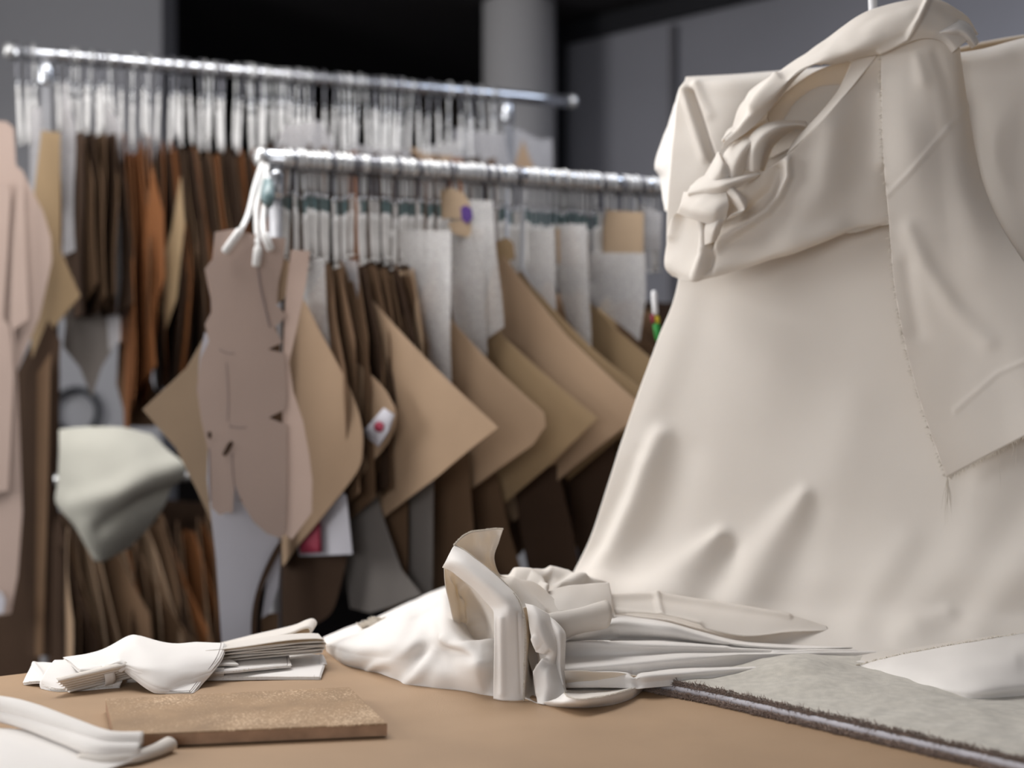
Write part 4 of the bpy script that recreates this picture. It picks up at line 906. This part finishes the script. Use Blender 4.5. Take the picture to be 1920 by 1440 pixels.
# low front lip with its hollow
_, gl = part('front_lip', [
 [(1058, 1300, .012), (1066, 1308, .016), (1090, 1312, .016), (1120, 1308, .015), (1150, 1302, .014), (1180, 1294, .012), (1204, 1283, .010)],
 [(1040, 1312, .009), (1060, 1318, .010), (1090, 1320, .010), (1120, 1317, .009), (1152, 1311, .008), (1182, 1302, .007), (1206, 1288, .006)],
 [(1006, 1318, 0), (1045, 1325, 0), (1085, 1327, 0), (1120, 1325, 0), (1155, 1320, 0), (1185, 1310, 0), (1208, 1292, .0)]], 80, 24, (), .0008, 18, 3, 'muslin_white')
part('lip_hollow', [
 [(1058, 1258, .03), (1090, 1258, .03), (1125, 1260, .028), (1160, 1262, .026), (1195, 1268, .02)],
 [(1060, 1272, .02), (1090, 1272, .018), (1125, 1274, .016), (1160, 1276, .014), (1195, 1277, .012)],
 [(1060, 1290, .004), (1090, 1292, .003), (1125, 1290, .003), (1160, 1286, .003), (1195, 1282, .006)],
 [(1060, 1306, .012), (1090, 1312, .014), (1120, 1308, .014), (1150, 1302, .013), (1200, 1284, .010)]], 60, 40, (), .0012, 18, 6)
V, Fc = fibres(gl[0], 450, .0016, (0, -.2, 1), .0003, .7)
emit('frayed_edge', V, Fc, M['fray'], bun)['kind'] = 'stuff'
# lumps behind the collar
part('back_lump', [
 [(920, 1100, 1.90), (960, 1090, 1.95), (1005, 1085, 1.98), (1040, 1088, 2.0), (1080, 1090, 2.0), (1130, 1105, 2.0), (1160, 1125, 2.0)],
 [(928, 1088, 1.78), (956, 1078, 1.82), (1003, 1067, 1.86), (1034, 1072, 1.885), (1072, 1078, 1.90), (1118, 1088, 1.90), (1146, 1118, 1.90)],
 [(935, 1105, 1.735), (975, 1092, 1.77), (1008, 1088, 1.80), (1045, 1096, 1.83), (1082, 1092, 1.855), (1120, 1100, 1.86), (1148, 1125, 1.865)],
 [(950, 1135, 1.70), (988, 1128, 1.73), (1020, 1122, 1.755), (1054, 1122, 1.785), (1088, 1118, 1.82), (1122, 1122, 1.835), (1150, 1138, 1.84)],
 [(970, 1170, 1.66), (1004, 1165, 1.69), (1035, 1160, 1.72), (1064, 1155, 1.75), (1092, 1150, 1.785), (1124, 1148, 1.81), (1152, 1152, 1.825)],
 [(985, 1215, 1.64), (1014, 1212, 1.66), (1044, 1208, 1.69), (1074, 1200, 1.72), (1104, 1192, 1.75), (1134, 1186, 1.78), (1165, 1178, 1.80)],
 [(1000, 1262, 1.63), (1030, 1258, 1.65), (1060, 1250, 1.68), (1090, 1245, 1.70), (1120, 1240, 1.72), (1150, 1235, 1.74), (1180, 1225, 1.77)]], 130, 110,
 [R((968, 1078, .008, 9), (992, 1082, .010, 9), (1010, 1100, .012, 9), (1018, 1125, .012, 9), (1020, 1150, .006, 9)),
  R((1026, 1090, -.010, 8), (1034, 1115, -.012, 8), (1034, 1145, -.008, 8)),
  R((1030, 1074, .008, 8), (1062, 1084, .010, 8), (1090, 1098, .008, 9)), R((1020, 1112, .006, 6), (1060, 1100, .009, 7), (1100, 1096, .009, 7), (1140, 1098, .007, 7)),
  R((940, 1092, -.006, 10), (960, 1110, -.006, 10))], .002, 12, 7)
part('flat_flap', [[(1024, 1112, 1.765), (1060, 1100, 1.78), (1100, 1095, 1.80), (1142, 1092, 1.81)], [(1026, 1128, 1.735), (1062, 1122, 1.745), (1102, 1118, 1.77), (1147, 1118, 1.79)],
                   [(1030, 1150, 1.70), (1064, 1146, 1.715), (1104, 1142, 1.735), (1151, 1156, 1.76)]], 50, 30, (), .0015, 14, 8)
# rolled tube of cloth poking right
ta_, tb_ = W(1008, 1182, 1.655), W(1133, 1152, 1.70)
ax_ = (tb_-ta_).normalized(); s1 = ax_.cross(Vector((0, 0, 1))).normalized(); s2 = s1.cross(ax_)
V = []; rings = 16; nn = 34
for k in range(rings+1):
    for i in range(nn+1):
        a = -2.2+i/nn*5.9; rr = .0155-(.0045*max(0, i/nn-.62)/.38); e = .004*math.sin(a)*(k/rings)
        V.append(ta_+(tb_-ta_)*(k/rings)*1.0+ax_*e+(s1*math.cos(a)+s2*math.sin(a))*rr*(1+.06*math.sin(k*.5)))
Fc = [(k*(nn+1)+i, k*(nn+1)+i+1, (k+1)*(nn+1)+i+1, (k+1)*(nn+1)+i) for k in range(rings) for i in range(nn)]
emit('rolled_fold', *thicken(V, Fc, .0009), M['muslin'], bun)

# ------------------------------------------------------------------ long folds running right from the bundle
xs = [1040, 1100, 1150, 1200, 1250, 1320, 1400, 1500, 1600, 1720, 1850, 2000]
def interp(tab, x):
    for (a, va), (b, vb) in zip(tab, tab[1:]):
        if x <= b: return va+(vb-va)*max(0, (x-a)/(b-a))
    return tab[-1][1]
def LR(ys, ls): return [(x, interp(ys, x), interp(ls, x)) for x in xs]
fold_rows = [
 LR([(1040, 1165), (1150, 1150), (1250, 1155), (1400, 1192), (1600, 1200), (2000, 1195)], [(1040, .03), (1150, .03), (1400, .008), (2000, .004)]),
 LR([(1040, 1200), (1100, 1176), (1149, 1162), (1233, 1169), (1300, 1186), (1367, 1206), (1500, 1214), (1850, 1208), (2000, 1204)], [(1040, .05), (1150, .06), (1250, .05), (1367, .028), (1500, .02), (2000, .018)]),
 LR([(1040, 1210), (1150, 1198), (1250, 1199), (1367, 1212), (1500, 1217), (1850, 1211), (2000, 1207)], [(1040, .03), (1150, .03), (1250, .028), (1400, .014), (2000, .008)]),
 LR([(1040, 1206), (1100, 1203), (1189, 1206), (1300, 1211), (1400, 1216), (1500, 1219), (1633, 1219), (1850, 1213), (2000, 1209)], [(1040, .048), (1200, .042), (1400, .026), (1600, .018), (2000, .016)]),
 LR([(1040, 1232), (1150, 1228), (1250, 1224), (1400, 1222), (1600, 1222), (1850, 1215), (2000, 1211)], [(1040, .022), (1250, .016), (1600, .008), (2000, .006)]),
 LR([(1040, 1254), (1100, 1249), (1189, 1242), (1278, 1235), (1411, 1225), (1589, 1223), (1722, 1222), (2000, 1214)], [(1040, .026), (1200, .028), (1400, .024), (1722, .016), (2000, .014)]),
 LR([(1040, 1260), (1150, 1260), (1189, 1262), (1255, 1255), (1455, 1243), (1602, 1238), (1722, 1230), (2000, 1222)], [(1040, .008), (1250, .010), (1500, .012), (1722, .008), (2000, .006)]),
 LR([(1040, 1262), (1150, 1262), (1189, 1267), (1255, 1262), (1350, 1254), (1478, 1245), (1602, 1240), (1722, 1236), (2000, 1230)], [(1040, .02), (1200, .024), (1400, .024), (1600, .018), (2000, .012)]),
 LR([(1040, 1285), (1150, 1284), (1200, 1281), (1300, 1272), (1411, 1262), (1500, 1255), (1600, 1250), (1722, 1245), (2000, 1240)], [(1040, .006), (1200, .014), (1400, .018), (1600, .017), (2000, .006)]),
 LR([(1040, 1290), (1150, 1290), (1200, 1291), (1300, 1283), (1411, 1271), (1500, 1262), (1600, 1257), (1722, 1252), (2000, 1246)], [(1040, .003), (1200, .003), (1400, .016), (1600, .016), (2000, .004)])]
eps = .003
for k in range(len(xs)):
    prev = None
    for r in fold_rows:
        x, y, l = r[k]; d = F*(H-l)/(y-720) if l < .5 else l
        if prev is not None and d > prev-eps: d = prev-eps
        prev = d; r[k] = (x, y, d)
(V, Fc), g = sheet(fold_rows, 220, 150, .0009, [R((1189, 1266, -.005, 8), (1196, 1284, -.004, 8)), R((1160, 1180, .004, 12), (1260, 1185, .004, 12), (1360, 1208, .002, 8))], .0018, 9, 4)
emit('spread_folds', V, Fc, M['muslin_white'], bun)
# long leaf shaped fold lying behind them
leaf = [[(1130, 1150, 1.87), (1147, 1119, 1.89), (1228, 1119, 1.885), (1300, 1128, 1.875), (1440, 1146, 1.85), (1500, 1158, 1.835), (1550, 1173, 1.825)],
        [(1132, 1155, 1.85), (1149, 1135, 1.865), (1230, 1139, 1.855), (1310, 1150, 1.845), (1430, 1168, 1.83), (1495, 1176, 1.825), (1552, 1177, 1.822)],
        [(1135, 1160, 1.83), (1152, 1156, 1.84), (1240, 1160, 1.83), (1310, 1174, 1.82), (1400, 1192, 1.812), (1480, 1184, 1.817), (1554, 1181, 1.82)]]
(V, Fc), g = sheet(leaf, 120, 40, .0009, [R((1145, 1122, .005, 5), (1230, 1120, .006, 5), (1350, 1135, .005, 5), (1480, 1155, .004, 5)), R((1232, 1122, .005, 5), (1240, 1155, .004, 5)), R((1150, 1150, .006, 7), (1230, 1160, .006, 7), (1310, 1172, .005, 7))], .002, 10, 3)
emit('leaf_fold', V, Fc, M['muslin'], bun)

# turned flap with raw edge at the right
fl = [[(1602, 1250, .018), (1640, 1240, .025), (1700, 1226, .036), (1760, 1213, .046), (1830, 1201, .055), (1920, 1188, .06), (2040, 1172, .062)],
      [(1606, 1252, .016), (1650, 1252, .022), (1706, 1250, .03), (1766, 1248, .036), (1836, 1242, .042), (1926, 1235, .046), (2046, 1222, .048)],
      [(1612, 1254, .0155), (1660, 1264, .018), (1714, 1276, .021), (1774, 1285, .025), (1842, 1288, .027), (1930, 1280, .029), (2050, 1270, .03)],
      [(1618, 1256, .015), (1668, 1272, .0155), (1722, 1290, .0155), (1785, 1305, .0155), (1830, 1310, .0155), (1930, 1304, .0155), (2055, 1298, .0155)]]
(V, Fc), gf = sheet(fl, 130, 60, .0009, [R((1680, 1250, .001, 14), (1780, 1235, .003, 16), (1960, 1210, .003, 16)), R((1740, 1270, .001, 14), (1800, 1262, .003, 16), (1900, 1245, .003, 16))], .002, 12, 9)
flap = emit('turned_flap', V, Fc, M['muslin_white'])
tag(flap, 'loose muslin flap with a frayed upper edge lying over the grey felt at the right', 'cloth')
V, Fc = fibres(gf[0], 600, .003, (0, -.3, 1), .0003, .7)
emit('frayed_edge', V, Fc, M['fray'], flap)['kind'] = 'stuff'
strip([[(1560, 1235, .012), (1700, 1212, .02), (1830, 1192, .03), (2040, 1165, .04)], [(1600, 1252, .012), (1700, 1230, .034), (1830, 1206, .052), (2040, 1176, .06)]], 'flap_back', 'muslin', 60, 12, .001, flap)

# ------------------------------------------------------------------ felt stack bottom right
edge_px = [(1196, 1290), (1240, 1302), (1320, 1318), (1420, 1341), (1540, 1369), (1680, 1402), (1840, 1440), (2060, 1492)]
bump = {0: 0, 1: 0}
fb = Q((1600, 1330, 0))
felt = thing('felt_stack', (fb.x, fb.y, TZ), 'folded grey felt with fuzzy brown edges and white wadding between, lower right of the table', 'fabric stack')
def felt_layer(nm, m, l0, l1, inset, topbump, nbk, fuzz=0, sd=0, wav=.002):
    rows_t = []; S_ = []
    n = 160
    E = [Q((x, y, 0)) for x, y in edge_px]
    nrm2 = Vector((-td.y, td.x, 0))
    base = [cr_eval(E, k/n) for k in range(n+1)]
    dirn = (E[-1]-E[0]).normalized(); inw = Vector((-dirn.y, dirn.x, 0))
    if inw.y < 0: inw = -inw
    depth = .42; m2 = 46; V = []
    for k, b in enumerate(base):
        s = k/n; tp = min(1, s*7)
        wv = wav*noise.noise(Vector((s*22, sd, 0)))+wav*.6*noise.noise(Vector((s*70, sd, 3)))
        row = []
        a = b+inw*(inset*tp+wv)
        z0, z1 = l0*tp, l1*tp+.001
        prof = [(.03, z0), (.0, z0), (-.0012, (z0+z1)/2), (.0, z1)]
        for q, z in prof: row.append(a+inw*q+Vector((0, 0, z)))
        for j in range(1, m2+1):
            q = (j/m2)**1.2*depth*(.12+.88*min(1, s*2.2)); p = a+inw*q+Vector((0, 0, z1))
            if topbump:
                x, y = proj(p)
                h = .018*math.exp(-((x-1500)/90)**2-((y-1266)/30)**2)+.008*math.exp(-((x-1640)/120)**2-((y-1300)/26)**2)+.0035*noise.noise(p*16)+.0018*noise.noise(p*40)
                p.z += max(-.001, h*min(1, q/.03))
            row.append(p)
        V += row
    c = len(prof)+m2
    Fc = [(k*c+i, k*c+i+1, (k+1)*c+i+1, (k+1)*c+i) for k in range(n) for i in range(c-1)]
    o = emit(nm, V, Fc, M[m], felt)
    if fuzz:
        e = [V[k*c+2] for k in range(n+1)]; e2 = [V[k*c+3] for k in range(n+1)]; e1 = [V[k*c+1]+Vector((0, 0, .0006)) for k in range(n+1)]
        v, f = merge([fibres(q, int(fuzz*w_), .0052, tuple(-inw+Vector((0, 0, z_))), .0004, .8) for q, w_, z_ in ((e, .45, 0), (e2, .35, .3), (e1, .2, .1))])
        emit('fuzzy_edge', v, f, M['fuzz'], o)['kind'] = 'stuff'
    return o
felt_layer('lower_felt', 'fuzz', .0004, .0042, .0, False, 0, 3600, 1, .0025)
felt_layer('wadding', 'batting', .0046, .0098, .005, False, 0, 0, 2, .001)
felt_layer('middle_felt', 'fuzz', .0102, .0120, .009, False, 0, 2200, 3, .003)
felt_layer('top_felt', 'felt', .0124, .0146, .011, True, 0, 2200, 4, .002)

# ------------------------------------------------------------------ pile of cut white pieces, left
def piece(label, rows, nu=50, nv=40, rid=(), layers=1, gap=.0011, wr=.0008, sd=0, m='muslin_white', nm='cut_muslin_piece', cat='fabric piece', shift=(0, 0), t=.0008, fray=0, line=0):
    """a thin stack of cloth layers; the lower ones are parts named layer"""
    (V, Fc), g = sheet(rows, nu, nv, t, rid, wr, 16, sd)
    o = emit(nm, V, Fc, M[m]); tag(o, label, cat)
    for k in range(1, layers):
        dx = Vector((random.uniform(-1, 1)*.0015+shift[0]*k, -.0004*k+shift[1]*k, -gap*k))
        g2 = [[p+dx for p in r] for r in g]
        for r in g2:
            for p in r:
                if p.z < TZ+.0006: p.z = TZ+.0006
        V, Fc = thicken(*gridmesh(g2), t); emit('layer', V, Fc, M[m], o)
    if line:
        c = [r[-3]+Vector((0, -.0004, .0006)) for r in g]; emit('drawn_line', *tube(c, .00028, 5), M['pencil'], o)
        c = [p+Vector((0, -.0005, .0005)) for p in g[-3][2:-2]]; emit('drawn_line', *tube(c, .00022, 5), M['pencil'], o)
    if fray:
        V, Fc = fibres(g[-1], fray, .003, (0, -.5, -.3), .00025, .7); emit('frayed_edge', V, Fc, M['fray'], o)['kind'] = 'stuff'
    return o
# flat ones below
piece('flat white muslin rectangle lowest at the right end of the pile', [
 [(395, 1232, .008), (460, 1225, .009), (540, 1224, .009), (605, 1228, .009)], [(390, 1250, .006), (460, 1242, .007), (540, 1243, .007), (608, 1243, .008), ],
 [(388, 1268, .005), (460, 1262, .006), (545, 1262, .005), (602, 1262, .005)], [(386, 1272, .003), (460, 1270, .004), (545, 1270, .003), (600, 1270, .003)]], layers=4, gap=.0009, shift=(.0004, 0), fray=60)
piece('short curled flap at the right end of the flat white rectangle', [[(600, 1226, .012), (606, 1229, .012), (611, 1238, .009)], [(600, 1245, .008), (608, 1246, .008), (613, 1247, .004)]], 20, 20)
piece('white muslin piece with a crisp corner, second lowest at the right of the pile', [
 [(400, 1232, .016), (450, 1226, .017), (500, 1224, .016), (541, 1223, .015)], [(395, 1248, .013), (450, 1242, .014), (500, 1240, .013), (544, 1240, .012)],
 [(392, 1262, .011), (440, 1258, .012), (480, 1254, .012), (547, 1249, .011)]], layers=3, gap=.0009, fray=40, line=1)
piece('small white strip poking out above the crisp cornered piece', [[(400, 1236, .020), (425, 1234, .020), (440, 1240, .018)], [(400, 1248, .017), (428, 1246, .017), (448, 1246, .016)]], 20, 14, layers=2)
# folded bundle right: accordion layers ending in round folds
for k, (y0, y1, x1) in enumerate(((1233, 1219, 602), (1228, 1213, 606), (1222, 1207, 608), (1216, 1201, 604))):
    l = .020+.0042*k
    P0, P1 = Q((385, y0+8, l-.002)), Q((x1, y1+4, l))
    V = []; n1, n2 = 40, 16; inw = Vector((-.25, .97, 0))
    up = Vector((0, 0, 1)); ax = (P1-P0); axn = ax.normalized(); L0 = ax.length
    # a folded strip: top layer, round end, bottom layer
    prof = [(s*L0, .0018+.0012*math.sin(s*6+k)) for s in [i/20 for i in range(20)]]+[(L0+.0022*math.sin(a), .0018*math.cos(a)) for a in [PI*i/8 for i in range(9)]]+[(s*L0, -.0018) for s in [1-i/10 for i in range(1, 11)]]
    for s, h in prof:
        for j in range(7):
            q = j/6; V.append(P0+axn*s+up*(h+.0035*math.sin(s/L0*2.4)*(1 if k > 1 else .4))+inw*(q*.05-.0)+Vector((0, 0, -.0006*k*q)))
    Fc = [(a*7+b, a*7+b+1, (a+1)*7+b+1, (a+1)*7+b) for a in range(len(prof)-1) for b in range(6)]
    o = emit('folded_strip', *thicken(V, Fc, .0008), M['muslin'])
    tag(o, ('lowest folded cream strip with rounded end in the stacked strips', 'second lowest folded cream strip in the stacked strips', 'second highest folded cream strip in the stacked strips', 'highest folded cream strip directly under the looped one')[k], 'fabric piece')
# looped top strip
lp = [(390, 1226), (430, 1216), (470, 1206), (510, 1197), (545, 1188), (566, 1179), (578, 1177), (583, 1184), (577, 1192), (560, 1196), (530, 1199), (495, 1203), (455, 1210), (415, 1220)]
ctrl = [Q((x, y, .048-(.010 if i > 8 else 0)*min(1, (i-8)/4)-(.006*(1-i/5) if i < 5 else 0))) for i, (x, y) in enumerate(lp)]
ctrl = [W(x, y, 1.80+.0*i) for i, (x, y) in enumerate(lp)]
P = [cr_eval(ctrl, k/60) for k in range(61)]; inw = Vector((.0, .045, .003)); V = []
for p in P:
    for j in range(6): V.append(p+inw*(j/5))
Fc = [(a*6+b, a*6+b+1, (a+1)*6+b+1, (a+1)*6+b) for a in range(60) for b in range(5)]
o = emit('folded_strip', *thicken(V, Fc, .0026), M['muslin']); tag(o, 'thick cream strip curling in an open loop, topmost at the right of the pile', 'fabric piece')
# left flat pieces
piece('white muslin piece with a folded point at the far left of the pile', [
 [(62, 1242, .012), (80, 1242, .014), (105, 1243, .014), (150, 1240, .012)], [(52, 1262, .008), (75, 1258, .011), (105, 1262, .010), (150, 1262, .008)], [(43, 1281, .002), (70, 1278, .006), (100, 1282, .003), (150, 1285, .002)]],
 rid=[R((64, 1246, .003, 4), (80, 1268, .003, 4), (84, 1280, .002, 4))], layers=3, fray=50)
piece('stacked white muslin squares with a left pointing corner, in front of the far left piece', [
 [(102, 1238, .020), (135, 1237, .021), (180, 1232, .020), (240, 1225, .018)], [(92, 1252, .016), (128, 1254, .017), (175, 1256, .015), (235, 1250, .014)], [(80, 1272, .010), (118, 1278, .009), (165, 1278, .008), (230, 1275, .008)],
 [(82, 1285, .004), (112, 1292, .003), (160, 1290, .003), (225, 1285, .003)]], layers=6, gap=.0011, shift=(-.0006, 0), fray=80)
# pleated tied roll
pr = thing('pleated_roll', Q((180, 1285, 0)), 'accordion pleated muslin roll tied with a thin band, left end of the pile', 'fabric piece')
a, b = Q((122, 1288, .0062)), Q((250, 1258, .015)); dr_ = (b-a); axn = dr_.normalized(); sd_ = axn.cross(Vector((0, 0, 1))).normalized()*-1
for k in range(6):
    V = []
    off = Vector((0, 0, .0034*k-.004))+sd_*(.0045*k*-.6)
    for s in range(17):
        for i in range(13):
            an = PI*.5+PI*i/12; V.append(a+dr_*(s/16)+axn*(-.0035*k+.003)+off+Vector((0, 0, .0024*math.sin(an)*(1+.3*s/16)))+(-sd_ if sd_.y > 0 else sd_)*(-.007*math.cos(an)*1.0)*(1 if k else 1.3))
        # profile opens to the back
    Fc = [(s*13+i, s*13+i+1, (s+1)*13+i+1, (s+1)*13+i) for s in range(16) for i in range(12)]
    emit('pleat', *thicken(V, Fc, .0008), M['muslin'], pr)
t0 = a+dr_*.5; V = []
for i in range(25):
    an = 2*PI*i/24
    for j in range(4): V.append(t0+axn*(.004*j+.0012*math.sin(an*2))+sd_*(.0115*math.cos(an)-.006)+Vector((0, 0, .004+.0115*math.sin(an))))
Fc = [(i*4+j, i*4+j+1, (i+1)*4+j+1, (i+1)*4+j) for i in range(24) for j in range(3)]
emit('tie_band', *thicken(V, Fc, .0008), M['muslin_white'], pr)
# roll under the big draped piece
V, Fc = tube([Q((238, 1270, .008)), Q((300, 1266, .008)), Q((420, 1262, .008))], .0065, 16)
o = emit('rolled_muslin', V, Fc, M['muslin']); tag(o, 'small cream roll lying under the drooping top piece of the pile', 'fabric piece')
# big draped stack on top
big = [[(118, 1233, .022), (180, 1222, .027), (238, 1196, .038), (262, 1194, .040), (320, 1206, .036), (370, 1204, .036), (421, 1206, .036)],
       [(130, 1240, .022), (190, 1228, .028), (240, 1208, .036), (275, 1206, .038), (325, 1215, .035), (372, 1214, .034), (420, 1212, .034)],
       [(142, 1250, .021), (195, 1240, .027), (240, 1226, .032), (280, 1226, .034), (325, 1232, .031), (372, 1232, .030), (412, 1232, .029)],
       [(148, 1256, .020), (195, 1250, .024), (235, 1244, .028), (275, 1250, .027), (320, 1256, .023), (365, 1256, .020), (396, 1254, .019)],
       [(150, 1258, .020), (190, 1256, .022), (226, 1247, .026), (256, 1262, .020), (300, 1284, .010), (340, 1284, .007), (376, 1276, .008)],
       [(152, 1259, .019), (190, 1258, .020), (224, 1249, .024), (250, 1268, .016), (290, 1294, .004), (332, 1297, .002), (358, 1297, .002)]]
piece('large thin stack of white muslin rectangles drooping forward over the pile', big, 90, 70, [R((150, 1258, .002, 3), (226, 1246, .003, 4)), R((250, 1210, .003, 20), (225, 1235, .003, 14))], layers=5, gap=.0010, shift=(.0003, 0), wr=.001, fray=120, line=1)

# bottom left folded cloth
nb = thing('folded_muslin', Q((120, 1400, 0)), 'folded white muslin with thick rounded folds in the bottom left corner', 'cloth')
def nbp(nm, rows, **k):
    (V, Fc), g = sheet(rows, 80, 50, .0010, k.get('rid', ()), k.get('wr', .001), 10, 3); emit(nm, V, Fc, M[k.get('m', 'muslin_white')], nb)
nbp('base_layer', [[(-120, 1362, .012), (0, 1366, .012), (90, 1376, .012), (180, 1396, .010), (250, 1420, .008), (320, 1395, .006)], [(-120, 1400, .010), (0, 1402, .010), (90, 1410, .008), (170, 1422, .006), (240, 1430, .004), (325, 1400, .003)],
                   [(-120, 1470, .004), (0, 1470, .004), (90, 1470, .003), (150, 1462, .002), (215, 1440, .001), (322, 1408, .001)]])
def roll(nm, pts, r, r2, m='muslin_white', a0=-.6, a1=3.9, sp=.0):
    C = [Q(p) for p in pts]; P = [cr_eval(C, k/40) for k in range(41)]; V = []
    for k, p in enumerate(P):
        d = (P[min(k+1, 40)]-P[max(k-1, 0)]).normalized(); s = d.cross(Vector((0, 0, 1))).normalized(); up = s.cross(d)
        if up.z < 0: up = -up
        if s.y > 0: s = -s
        rr = r+(r2-r)*k/40
        for i in range(25):
            a = a0+(a1-a0)*i/24; V.append(p+(s*math.cos(a)*1.25+up*math.sin(a))*rr*(1-sp*i/24))
    Fc = [(k*25+i, k*25+i+1, (k+1)*25+i+1, (k+1)*25+i) for k in range(40) for i in range(24)]
    emit(nm, *thicken(V, Fc, .0009), M[m], nb)
roll('back_fold', [(-90, 1315, .030), (0, 1322, .030), (60, 1336, .028), (130, 1362, .023), (200, 1386, .018), (268, 1388, .016)], .0085, .0075)
roll('front_fold', [(-90, 1332, .020), (0, 1340, .021), (60, 1356, .019), (130, 1384, .015), (190, 1406, .012), (262, 1408, .010)], .0085, .0070)
roll('hem_fold', [(150, 1420, .006), (200, 1424, .006), (250, 1420, .006), (290, 1408, .006), (318, 1395, .007)], .0035, .0065, 'muslin', -1.2, 3.6)
# lace scrap behind the bundle
(V, Fc), g = sheet([[(672, 1172, .03), (695, 1162, .036), (712, 1160, .036), (730, 1163, .034)], [(680, 1180, .02), (698, 1174, .028), (715, 1172, .028), (730, 1172, .026)]], 20, 10, .0012, (), .002, 60)
o = emit('trim_scrap', V, Fc, M['fray']); tag(o, 'small frayed beige trim scrap peeking out behind the bundle', 'fabric scrap')
v, f = fibres(g[0], 160, .005, (-.3, 0, .5), .0005, .9, .6); emit('frayed_edge', v, f, M['fray'], o)['kind'] = 'stuff'
for o in SC.objects:
    if '_b' in o: del o['_b']
